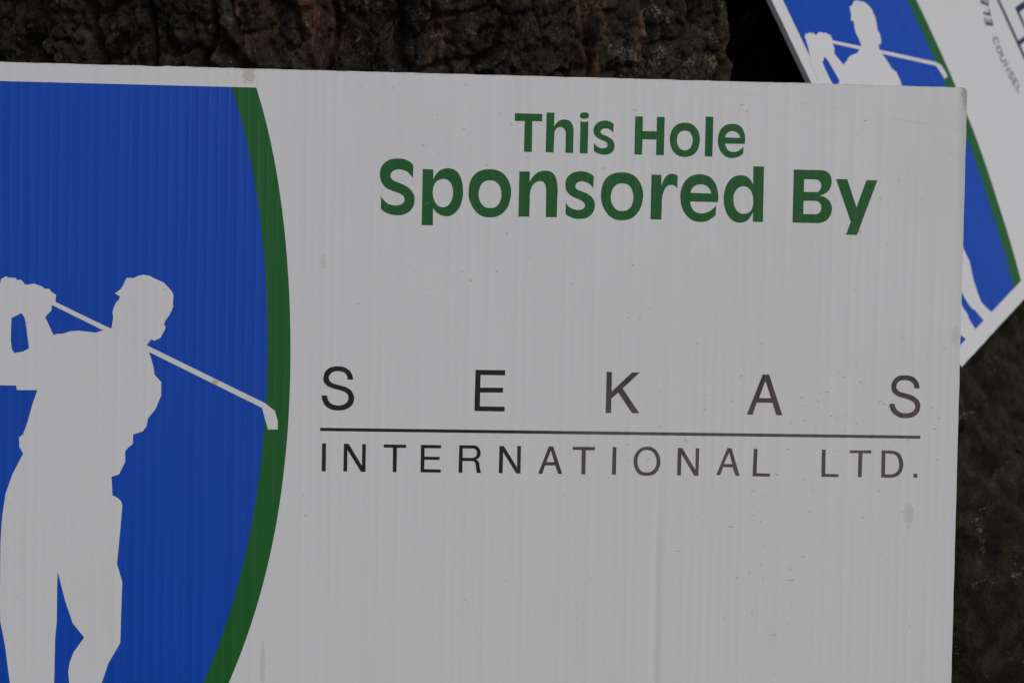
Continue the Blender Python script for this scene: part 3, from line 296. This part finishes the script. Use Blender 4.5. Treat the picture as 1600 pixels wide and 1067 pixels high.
def plain(name, col, rough=0.6):
    k = NT(name)
    vec, x, y, z = k.coords()
    nz = k.noise(vec, 300.0, 3.0)
    k.put(k.b.inputs['Base Color'], k.mix(nz, tuple(v * 0.85 for v in col), tuple(v * 1.15 for v in col)))
    k.b.inputs['Roughness'].default_value = rough
    return k.m


WHITE_WORN = board_white('worn_white_corrugated_plastic', True)
WHITE = board_white('white_corrugated_plastic', False)
CORE = plain('cut_plastic_edge', (0.66, 0.66, 0.64))
BLUE = ink('blue_ink', (0.002, 0.066, 0.470), 0.05)
BAND = ink('green_band_ink', (0.012, 0.120, 0.020), 0.16)
GREEN = ink('green_letter_ink', (0.010, 0.112, 0.018), 0.12)
BLACK = ink('black_ink', (0.010, 0.009, 0.009), 0.10, right_tint=(0.125, 0.090, 0.088))
NAVY = ink('navy_ink', (0.012, 0.020, 0.055))
GREY_INK = ink('grey_blue_ink', (0.16, 0.19, 0.23))
SCUFF = plain('scuff_dirt', (0.30, 0.29, 0.275), 0.8)


# ------------------------------------------------------------------ shape helpers
def link(name, mesh, mat, parent=None):
    o = bpy.data.objects.new(name, mesh)
    C.objects.link(o)
    if mat: mesh.materials.append(mat)
    if parent: o.parent = parent
    return o


def sheet(name, contours, z, mat, parent):
    """flat printed shape; contours in mm on the board, holes by even-odd"""
    cu = bpy.data.curves.new(name, 'CURVE')
    cu.dimensions = '2D'
    cu.fill_mode = 'BOTH'
    for c in contours:
        sp = cu.splines.new('POLY')
        sp.points.add(len(c) - 1)
        for p, q in zip(sp.points, c):
            p.co = (q[0] * MM, q[1] * MM, 0, 1)
        sp.use_cyclic_u = True
    tmp = bpy.data.objects.new(name, cu)
    C.objects.link(tmp)
    dg = bpy.context.evaluated_depsgraph_get()
    me = bpy.data.meshes.new_from_object(tmp.evaluated_get(dg))
    bpy.data.objects.remove(tmp)
    bpy.data.curves.remove(cu)
    me.materials.clear()
    for v in me.vertices:
        v.co.z = z
    me.name = name
    bm = bmesh.new(); bm.from_mesh(me)
    for f in bm.faces:
        f.normal_update()
        if f.normal.z < 0: f.normal_flip()
    bm.to_mesh(me); bm.free()
    return link(name, me, mat, parent)


def board_outline(r_big, seed, inset=0.0):
    """rectangle with softened corners and a slightly nicked cut edge (metres)"""
    rnd = random.Random(seed)
    W, H = BOARD_W - inset, BOARD_H - inset
    x0 = y0 = inset
    pts = []

    def corner(cx, cy, r, a0):
        for i in range(7):
            a = math.radians(a0 + i * 15)
            pts.append((cx + r * math.cos(a), cy + r * math.sin(a)))

    def run(ax, ay, bx, by, n):
        for i in range(1, n):
            t = i / n
            j = rnd.gauss(0, 0.00012) if ay == by else rnd.gauss(0, 0.00005)
            pts.append((ax + (bx - ax) * t + (j if ax == bx else 0), ay + (by - ay) * t + (j if ay == by else 0)))
    rs = 0.0012
    corner(x0 + rs, y0 + rs, rs, 180)
    run(x0 + rs, y0, W - rs, y0, 60)
    corner(W - rs, y0 + rs, rs, 270)
    run(W, y0 + rs, W, H - r_big, 40)
    corner(W - r_big, H - r_big, r_big, 0)
    run(W - r_big, H, x0 + rs, H, 110)
    corner(x0 + rs, H - rs, rs, 90)
    run(x0, H - rs, x0, y0 + rs, 40)
    return pts


def slab(name, pts, z0, z1, mat, parent):
    bm = bmesh.new()
    lo = [bm.verts.new((x, y, z0)) for x, y in pts]
    hi = [bm.verts.new((x, y, z1)) for x, y in pts]
    bm.faces.new(hi)
    bm.faces.new(lo[::-1])
    n = len(pts)
    for i in range(n):
        j = (i + 1) % n
        bm.faces.new((lo[i], lo[j], hi[j], hi[i]))
    me = bpy.data.meshes.new(name)
    bm.to_mesh(me); bm.free()
    return link(name, me, mat, parent)


def fluted_board(parent, mat, r_big, seed):
    pts = board_outline(r_big, seed)
    slab('front_skin', pts, -0.0005, 0.0, mat, parent)
    slab('back_skin', pts, -BOARD_T, -BOARD_T + 0.0005, mat, parent)
    bm = bmesh.new()                                   # the hollow flutes between the two skins
    n = int(BOARD_W / PITCH)
    for i in range(n + 1):
        x = 0.0006 + i * (BOARD_W - 0.0012) / n
        t = 0.0005 if 0 < i < n else 0.0006
        y1 = BOARD_H - (r_big if i > n - 2 else 0.0008)
        vs = [bm.verts.new((x + a * t, y, z)) for z in (-BOARD_T + 0.0005, -0.0005) for a, y in ((-1, 0.0012), (1, 0.0012), (1, y1), (-1, y1))]
        for q in ((0, 1, 5, 4), (1, 2, 6, 5), (2, 3, 7, 6), (3, 0, 4, 7)):
            bm.faces.new([vs[j] for j in q])
    me = bpy.data.meshes.new('fluted_core')
    bm.to_mesh(me); bm.free()
    o = link('fluted_core', me, CORE, parent)
    o['kind'] = 'stuff'


def curve_fit(pts, lo, hi, n=48):
    p = np.array(pts)
    cf = np.polyfit(p[:, 1] / 100 - 2, p[:, 0], 5)
    ys = np.linspace(lo, hi, n)
    return [(float(np.polyval(cf, y / 100 - 2)), float(y)) for y in ys]


OUTER_ARC = [(170.6, 399.5), (185.4, 336.4), (190.8, 297.4), (193.4, 244.5), (193.1, 203.1), (191.0, 171.5), (187.8, 141.9), (181.9, 108.4), (169.8, 64.4), (158.3, 33.7), (149.6, 13.5)]
INNER_ARC = [(155.6, 399.5), (171.2, 336.1), (177.0, 297.1), (179.4, 244.2), (178.9, 208.8), (176.3, 171.3), (172.8, 140.5), (165.4, 103.0), (154.5, 64.3), (142.8, 33.6), (134.2, 13.5)]
PRINT_TOP, PRINT_LOW, PRINT_LEFT = 399.5, 13.5, 13.45


def emblem(parent, white, drift=0.0):
    """blue field, green bow and the white golfer, printed at the left of the board"""
    def w(c):
        return [(x + (drift * (1 - y / 75.0) if y < 75 else 0.0) * min(1.0, max(0.0, (x - 14) / 30.0)), y) for x, y in c]
    inner = curve_fit(INNER_ARC, PRINT_LOW, PRINT_TOP)
    outer = curve_fit(OUTER_ARC, PRINT_LOW, PRINT_TOP)
    wide = [(x + 2.0, y) for x, y in inner]
    sheet('blue_field', [w([(PRINT_LEFT, PRINT_TOP), (PRINT_LEFT, PRINT_LOW)] + wide)], 0.00006, BLUE, parent)
    sheet('green_bow', [w(inner + outer[::-1])], 0.00012, BAND, parent)
    sheet('golfer_silhouette', [w(GOLFER)] + [w(h) for h in GOLFER_GAPS], 0.00018, white, parent)


def tag(o, label, cat, group=None):
    o['label'] = label
    o['category'] = cat
    if group: o['group'] = group


# ------------------------------------------------------------------ ground and tree
def vnoise(p, seed=0):
    """value noise, numpy, p = (...,3)"""
    i = np.floor(p).astype(np.int64)
    f = p - i
    f = f * f * (3 - 2 * f)

    def h(a, b, c):
        n = (a * 374761393 + b * 668265263 + c * 2147483647 + seed * 974711) & 0x7fffffff
        n = ((n ^ (n >> 13)) * 1274126177) & 0x7fffffff
        n = ((n ^ (n >> 16)) * 668265263) & 0x7fffffff
        return (n & 0xffff) / 65535.0
    x, y, z = i[..., 0], i[..., 1], i[..., 2]
    out = 0
    for dx in (0, 1):
        for dy in (0, 1):
            for dz in (0, 1):
                wgt = (f[..., 0] if dx else 1 - f[..., 0]) * (f[..., 1] if dy else 1 - f[..., 1]) * (f[..., 2] if dz else 1 - f[..., 2])
                out = out + wgt * h(x + dx, y + dy, z + dz)
    return out


def fbm(p, octaves=4, seed=0, gain=0.5):
    a, s, t = 1.0, 0.0, 0.0
    for k in range(octaves):
        s = s + a * vnoise(p * 2 ** k, seed + k)
        t += a
        a *= gain
    return s / t


def plates(s, z, w, h, seed):
    """distance to the nearest cell border of a jittered lattice: bark plates"""
    px, py = s / w, z / h
    ix, iy = np.floor(px).astype(np.int64), np.floor(py).astype(np.int64)
    d1 = np.full(px.shape, 9.0); d2 = np.full(px.shape, 9.0); idn = np.zeros(px.shape)
    for dx in (-1, 0, 1):
        for dy in (-1, 0, 1):
            a, b = ix + dx, iy + dy

            def hh(q):
                n = (a * 73856093 + b * 19349663 + q * 83492791 + seed * 2654435) & 0x7fffffff
                n = ((n ^ (n >> 13)) * 1274126177) & 0x7fffffff
                n = ((n ^ (n >> 15)) * 2246822519) & 0x7fffffff
                return (n & 0xffff) / 65535.0
            d = np.hypot(a + 0.1 + 0.8 * hh(1) - px, b + 0.1 + 0.8 * hh(2) - py)
            nearer = d < d1
            d2 = np.where(nearer, d1, np.minimum(d2, d))
            idn = np.where(nearer, hh(3), idn)
            d1 = np.where(nearer, d, d1)
    return d2 - d1, idn


def sstep(x, a, b):
    t = np.clip((x - a) / (b - a), 0, 1)
    return t * t * (3 - 2 * t)


TREE_X, TREE_Y = -0.12, 0.66


def bark_material():
    k = NT('rough_bark')
    vec, x, y, z = k.coords()
    st = k.scaled(vec, (1, 1, 0.45))
    n1 = k.noise(st, 18.0, 5.0, 0.62, 0.4)
    n2 = k.noise(st, 95.0, 6.0, 0.72, 0.4)
    n3 = k.noise(vec, 520.0, 4.0, 0.75, 0.3)
    c = k.mix(k.ramp(n1, 0.32, 0.68), (0.013, 0.010, 0.007), (0.042, 0.031, 0.022))
    c = k.mix(k.ramp(n2, 0.48, 0.72, 0.0, 0.75), c, (0.090, 0.068, 0.049))
    c = k.mix(k.ramp(n3, 0.57, 0.68, 0.0, 0.75), c, (0.185, 0.158, 0.125))
    c = k.mix(k.ramp(n3, 0.42, 0.30, 0.0, 0.7), c, (0.008, 0.007, 0.006))
    # reddish inner bark where plates have flaked
    red = k.noise(k.scaled(vec, (1, 1, 0.20)), 27.0, 5.0, 0.66, 0.6)
    c = k.mix(k.math('MULTIPLY', k.math('MULTIPLY', k.ramp(red, 0.56, 0.66, 0.0, 0.85), k.ramp(n2, 0.38, 0.56)), k.ramp(z, 0.22, 0.40, 0.12, 1.0)), c, (0.165, 0.080, 0.040))
    # moss and pale lichen, more of it to the damp right hand side and low down
    damp = k.math('SUBTRACT', k.ramp(x, -0.05, 0.14, 0.0, 0.10), k.ramp(x, 0.16, 0.26, 0.0, 0.10))
    ms = k.math('ADD', k.noise(vec, 24.0, 6.0, 0.74, 0.6), damp)
    c = k.mix(k.math('MULTIPLY', k.ramp(ms, 0.56, 0.70, 0.0, 0.75), k.ramp(n3, 0.38, 0.58)), c, k.mix(n2, (0.030, 0.033, 0.010), (0.095, 0.092, 0.030)))
    # mossy crust over the roots, darkened to carry their shade in the colour
    crust_and_shade = k.math('MULTIPLY', k.ramp(z, 0.34, 0.20), k.ramp(k.noise(vec, 55.0, 5.0, 0.7), 0.30, 0.55, 0.35, 0.9))
    c = k.mix(crust_and_shade, c, k.mix(k.ramp(n2, 0.40, 0.70), (0.010, 0.010, 0.006), (0.050, 0.044, 0.020)))
    li = k.math('ADD', k.noise(vec, 42.0, 6.0, 0.76, 0.8), k.math('MULTIPLY', damp, 0.6))
    c = k.mix(k.math('MULTIPLY', k.ramp(li, 0.58, 0.68, 0.0, 0.9), k.ramp(n3, 0.45, 0.58)), c, (0.270, 0.265, 0.190))
    k.put(k.b.inputs['Base Color'], c)
    k.b.inputs['Roughness'].default_value = 0.9
    k.b.inputs['Specular IOR Level'].default_value = 0.25
    bp = k.n('Bump')
    bp.inputs['Strength'].default_value = 1.0
    bp.inputs['Distance'].default_value = 0.0045
    k.t.links.new(k.math('ADD', n2, k.math('MULTIPLY', n3, 0.45)), bp.inputs['Height'])
    k.t.links.new(bp.outputs[0], k.b.inputs['Normal'])
    return k.m


def build_tree(boards):
    th = np.concatenate([np.arange(-180, -80, 1.6), np.arange(-80, -42, 0.24), np.arange(-42, 34, 0.125), np.arange(34, 112, 0.24), np.arange(112, 180, 1.6)])
    zz = np.concatenate([np.arange(-0.06, 0.38, 0.0025), np.arange(0.38, 0.56, 0.0012), np.arange(0.56, 0.74, 0.0025), np.arange(0.74, 1.0, 0.008), np.arange(1.0, 2.61, 0.04)])
    TH, Z = np.meshgrid(np.radians(th), zz)
    D = np.degrees(TH)
    r = 0.530 + 0.0 * TH
    r = r + 0.020 * np.sin(3.1 * TH + 0.6) + 0.012 * np.sin(7 * TH + 2.0 + 0.8 * Z)
    r = r - 0.035 * sstep(Z, 0.5, 2.4)
    # deep cleft to the right of the front lobe, closing towards the roots
    cl = np.exp(-((D - 41 - 3 * np.sin(5 * Z)) / 8.5) ** 2)
    r = r - 0.23 * cl * sstep(Z, 0.19, 0.36)
    r = r + 0.075 * np.exp(-((D - 76) / 19.0) ** 2)
    # root flare, strongest as a buttress on the right
    fl = 0.09 + 0.40 * np.exp(-((D - 41.5) / 7.5) ** 2) + 0.20 * np.exp(-((D - 78) / 18.0) ** 2) + 0.20 * np.exp(-((D + 75) / 22.0) ** 2) + 0.2 * np.exp(-((np.abs(D) - 165) / 25.0) ** 2)
    r = r + fl * np.exp(-np.clip(Z, -0.1, 9) / 0.15)
    # bark relief
    S = TH * 0.56
    P3 = np.stack([np.sin(TH) * 0.56, np.cos(TH) * 0.56, Z], -1)
    wx = (fbm(P3 * 14, 4, 3) - 0.5) * 0.050
    wz = (fbm(P3 * 11 + 7, 3, 9) - 0.5) * 0.11
    e1, id1 = plates(S + wx, Z + wz, 0.056, 0.19, 1)
    wf = (fbm(P3 * 60, 3, 15) - 0.5) * 0.016
    e2, id2 = plates(S + wx * 0.8 + wf + 0.3, Z + wz * 0.6 + wf, 0.021, 0.040, 2)
    e3, id3 = plates(S + wf * 1.2, Z + wf * 0.8 + wz * 0.3, 0.0075, 0.011, 4)
    rid = 1 - np.abs(2 * fbm(P3 * np.array([34, 34, 13]), 4, 51, 0.6) - 1)
    disp = 0.011 * sstep(e1, 0.0, 0.16) + 0.007 * (id1 - 0.5) + 0.0034 * sstep(e2, 0.0, 0.16) + 0.0045 * (id2 - 0.5)
    disp = disp + 0.0012 * sstep(e3, 0.0, 0.25) + 0.0032 * (id3 - 0.5) + 0.014 * (rid - 0.7)
    disp = disp + 0.010 * (fbm(P3 * np.array([90, 90, 60]), 4, 33, 0.62) - 0.5) + 0.0075 * (fbm(P3 * np.array([260, 260, 170]), 3, 71, 0.7) - 0.5)
    r = r + disp - 0.020
    X = TREE_X + r * np.sin(TH)
    Y = TREE_Y - r * np.cos(TH)
    # nothing grows through the boards that lean on the trunk
    for M in boards:
        inv = np.array(M.inverted())
        for _ in range(14):
            lx = inv[0, 0] * X + inv[0, 1] * Y + inv[0, 2] * Z + inv[0, 3]
            ly = inv[1, 0] * X + inv[1, 1] * Y + inv[1, 2] * Z + inv[1, 3]
            lz = inv[2, 0] * X + inv[2, 1] * Y + inv[2, 2] * Z + inv[2, 3]
            # clearance grows away from the edges, so no step shows beside a board
            off = np.maximum(np.maximum(ly - BOARD_H, -ly), np.maximum(lx - BOARD_W, -lx))
            lim = -BOARD_T - 0.0012 + 0.9 * np.maximum(off - 0.002, 0)
            bad = (off < 0.08) & (lz > lim) & (lz < 0.30)
            step = np.where(bad, np.clip(lz - lim, 0, 0.05) + 0.0003, 0.0)
            if not bad.any(): break
            r = r - step
            X = TREE_X + r * np.sin(TH)
            Y = TREE_Y - r * np.cos(TH)
    rows, cols = X.shape
    verts = np.stack([X, Y, Z], -1).reshape(-1, 3)
    i, j = np.meshgrid(np.arange(rows - 1), np.arange(cols), indexing='ij')
    jn = (j + 1) % cols
    quads = np.stack([i * cols + j, i * cols + jn, (i + 1) * cols + jn, (i + 1) * cols + j], -1).reshape(-1, 4)
    me = bpy.data.meshes.new('trunk')
    me.vertices.add(len(verts)); me.vertices.foreach_set('co', verts.ravel())
    me.loops.add(quads.size); me.loops.foreach_set('vertex_index', quads.ravel())
    me.polygons.add(len(quads))
    me.polygons.foreach_set('loop_start', np.arange(0, quads.size, 4))
    me.polygons.foreach_set('loop_total', np.full(len(quads), 4))
    me.update(calc_edges=True)
    me.polygons.foreach_set('use_smooth', np.ones(len(quads), dtype=bool))
    tree = bpy.data.objects.new('tree', None)
    C.objects.link(tree)
    tag(tree, 'big dark tree trunk with rough mossy bark behind both signs', 'tree')
    link('trunk', me, bark_material(), tree)


def build_ground():
    k = NT('soil')
    vec, x, y, z = k.coords()
    a = k.noise(vec, 6.0, 6.0, 0.65)
    b = k.noise(vec, 60.0, 5.0, 0.7)
    c = k.mix(k.ramp(a, 0.35, 0.7), (0.050, 0.038, 0.026), (0.060, 0.075, 0.026))
    c = k.mix(k.ramp(b, 0.5, 0.8, 0.0, 0.7), c, (0.12, 0.092, 0.06))
    k.put(k.b.inputs['Base Color'], c)
    k.b.inputs['Roughness'].default_value = 0.95
    bp = k.n('Bump')
    bp.inputs['Distance'].default_value = 0.02
    k.t.links.new(k.math('ADD', a, b), bp.inputs['Height'])
    k.t.links.new(bp.outputs[0], k.b.inputs['Normal'])
    bm = bmesh.new()
    bmesh.ops.create_grid(bm, x_segments=60, y_segments=60, size=30)
    for v in bm.verts:
        d = math.hypot(v.co.x, v.co.y)
        v.co.z = -0.0012 + (0.0 if d < 2 else 0.12 * math.sin(v.co.x * 0.7) * math.cos(v.co.y * 0.5) * min(1, (d - 2) / 4))
    me = bpy.data.meshes.new('ground')
    bm.to_mesh(me); bm.free()
    o = link('ground', me, k.m)
    o['kind'] = 'structure'


# ------------------------------------------------------------------ the two signs
def frame_matrix(ux, dn, aw, origin):
    """board axes (right, down, away) and lower left corner, all relative to the front sign's plane"""
    M = Matrix.Identity(4)
    for i, ax in enumerate((turn(ux), -turn(dn), -turn(aw))):
        for j in range(3):
            M[j][i] = ax[j]
    M.translation = place(*origin)
    return M


M1 = frame_matrix((1, 0, 0), (0, 1, 0), (0, 0, 1), (LEFT, BASE, 0))
U2, D2, A2 = (0.63849, -0.41848, 0.64591), (0.48226, 0.87160, 0.08798), (-0.59979, 0.25532, 0.75833)
T2 = (0.43667, -0.32720, 0.37729)
O2 = tuple(T2[i] + U2[i] * LEFT + D2[i] * BASE for i in range(3))
M2 = frame_matrix(U2, D2, A2, O2)

build_ground()
build_tree([M1, M2])

sign = bpy.data.objects.new('sponsor_sign', None)
C.objects.link(sign)
sign.matrix_world = M1
tag(sign, 'scuffed upright white sign reading This Hole Sponsored By SEKAS INTERNATIONAL LTD.', 'sign', 'corrugated plastic golf signs')
fluted_board(sign, WHITE_WORN, 0.0034, 3)
emblem(sign, WHITE_WORN)
for ch, cs in GREEN_LETTERS:
    sheet('letter', cs, 0.00010, GREEN, sign)
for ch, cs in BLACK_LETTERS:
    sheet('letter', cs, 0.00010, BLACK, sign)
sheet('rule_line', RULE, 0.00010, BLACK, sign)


def scuffs(parent):
    """little crescent nicks and rubbed marks on the worn face"""
    rnd = random.Random(21)
    spots = []
    for cx, cy, sx, sy, n in ((560, 205, 40, 28, 32), (475, 195, 45, 40, 36), (520, 110, 45, 22, 24), (562, 345, 25, 30, 12), (330, 335, 55, 35, 16),
                              (30, 120, 16, 30, 7), (440, 70, 80, 25, 8), (480, 385, 60, 12, 5)):
        for _ in range(n):
            spots.append((rnd.gauss(cx, sx), rnd.gauss(cy, sy)))
    cs = []
    for x, y in spots:
        if not (4 < x < 608 and 4 < y < 407): continue
        ln = rnd.choice((0.4, 0.5, 0.7, 0.9, 1.6)) * rnd.uniform(0.7, 1.3)
        wd = rnd.uniform(0.09, 0.19)
        a = rnd.gauss(0.15, 0.45)
        bend = rnd.uniform(-0.5, 0.6)
        up, lo = [], []
        for i in range(6):
            t = i / 5 * 2 - 1
            w = wd * (1 - t * t) * rnd.uniform(0.6, 1.2) + 0.02
            px, py = t * ln, bend * (1 - t * t) * ln * 0.6
            for lst, s in ((up, 1), (lo, -1)):
                qx, qy = px, py + s * w
                lst.append((x + qx * math.cos(a) - qy * math.sin(a), y + qx * math.sin(a) + qy * math.cos(a)))
        cs.append(up + lo[::-1])
    o = sheet('scuff_marks', cs, 0.00022, SCUFF, parent)
    o['kind'] = 'stuff'


scuffs(sign)

rear = bpy.data.objects.new('golf_sign', None)
C.objects.link(rear)
rear.matrix_world = M2
tag(rear, 'cleaner tilted white sign with round seal lettering, partly hidden behind the sponsor sign', 'sign', 'corrugated plastic golf signs')
fluted_board(rear, WHITE, 0.0015, 5)
emblem(rear, WHITE, 5.5)

STROKES = {   # simple upright capitals, unit height, drawn with strokes
    'E': [[(0.55, 0), (0, 0), (0, 1), (0.55, 1)], [(0, 0.52), (0.48, 0.52)]],
    'L': [[(0, 1), (0, 0), (0.52, 0)]],
    'C': [[(0.66, 0.80), (0.5, 0.96), (0.32, 1.0), (0.12, 0.88), (0.0, 0.5), (0.12, 0.12), (0.32, 0), (0.5, 0.04), (0.66, 0.20)]],
    'O': [[(0.36, 0), (0.12, 0.12), (0, 0.5), (0.12, 0.88), (0.36, 1), (0.6, 0.88), (0.72, 0.5), (0.6, 0.12), (0.36, 0)]],
    'U': [[(0, 1), (0, 0.32), (0.1, 0.08), (0.32, 0), (0.54, 0.08), (0.64, 0.32), (0.64, 1)]],
    'N': [[(0, 0), (0, 1), (0.62, 0), (0.62, 1)]],
    'S': [[(0.58, 0.82), (0.45, 0.97), (0.28, 1.0), (0.08, 0.9), (0.04, 0.72), (0.16, 0.57), (0.44, 0.45), (0.58, 0.28), (0.52, 0.08), (0.3, 0), (0.12, 0.03), (0, 0.18)]],
}


def stroke_poly(pts, w):
    """outline of a polyline of even width, mitred"""
    n = len(pts)
    L_, R_ = [], []
    for i, p in enumerate(pts):
        a = Vector(pts[max(i - 1, 0)]); b = Vector(pts[min(i + 1, n - 1)]); q = Vector(p)
        d1 = (q - a).normalized() if i else (b - q).normalized()
        d2 = (b - q).normalized() if i < n - 1 else d1
        t = d1 + d2
        t = t.normalized() if t.length > 1e-4 else d1
        nn = Vector((-t.y, t.x))
        k = 1.0 / max(0.5, abs(nn.dot(Vector((-d1.y, d1.x)))))
        L_.append(tuple(q + nn * w * 0.5 * k)); R_.append(tuple(q - nn * w * 0.5 * k))
    return L_ + R_[::-1]


def seal_letter(ch, ang, radius, height, width, mat, inward):
    cx, cy = 391.0, 172.0
    a = math.radians(ang)
    out = Vector((math.cos(a), math.sin(a)))
    up = -out if inward else out
    rd = Vector((up.y, -up.x))
    mid = Vector((cx, cy)) + out * radius
    adv = max(p[0] for s in STROKES[ch] for p in s)
    z = 0.00008
    parts = []
    for s in STROKES[ch]:
        q = [tuple(mid + rd * ((x - adv / 2) * height * 0.95) + up * ((y - 0.5) * height)) for x, y in s]
        parts.append(stroke_poly(q, width))
    me = bpy.data.meshes.new('letter')
    bm = bmesh.new()
    for k, p in enumerate(parts):                     # strips: one quad per stroke segment
        n = len(p) // 2
        vs = [bm.verts.new((x * MM, y * MM, z + 0.00001 * k)) for x, y in p]
        for i in range(n - 1):
            f = bm.faces.new((vs[i], vs[i + 1], vs[2 * n - 2 - i], vs[2 * n - 1 - i]))
            f.normal_update()
            if f.normal.z < 0: f.normal_flip()
    bm.to_mesh(me); bm.free()
    return link('letter', me, mat, rear)


for ch, a in (('E', 159.2), ('L', 154.0), ('E', 148.6)):
    seal_letter(ch, a, 104.8, 10.6, 2.5, NAVY, False)
for ch, a in zip('COUNSEL', (169.2, 174.0, 178.6, 183.4, 188.0, 192.3, 196.2)):
    seal_letter(ch, a, 102.5, 9.0, 1.9, GREY_INK, True)


fr = [[(324.4, 109), (457.6, 109), (457.6, 235), (324.4, 235)], [(329.2, 114), (452.8, 114), (452.8, 174.6), (329.2, 174.6)],
      [(329.2, 178.8), (452.8, 178.8), (452.8, 230), (329.2, 230)]]
sheet('logo_frame', fr, 0.00008, NAVY, rear)
bx = [[(350.0, 178.8), (432.0, 178.8), (432.0, 205.4), (350.0, 205.4)], [(354.8, 183.2), (427.2, 183.2), (427.2, 199.6), (354.8, 199.6)]]
sheet('logo_box', bx, 0.00010, NAVY, rear)
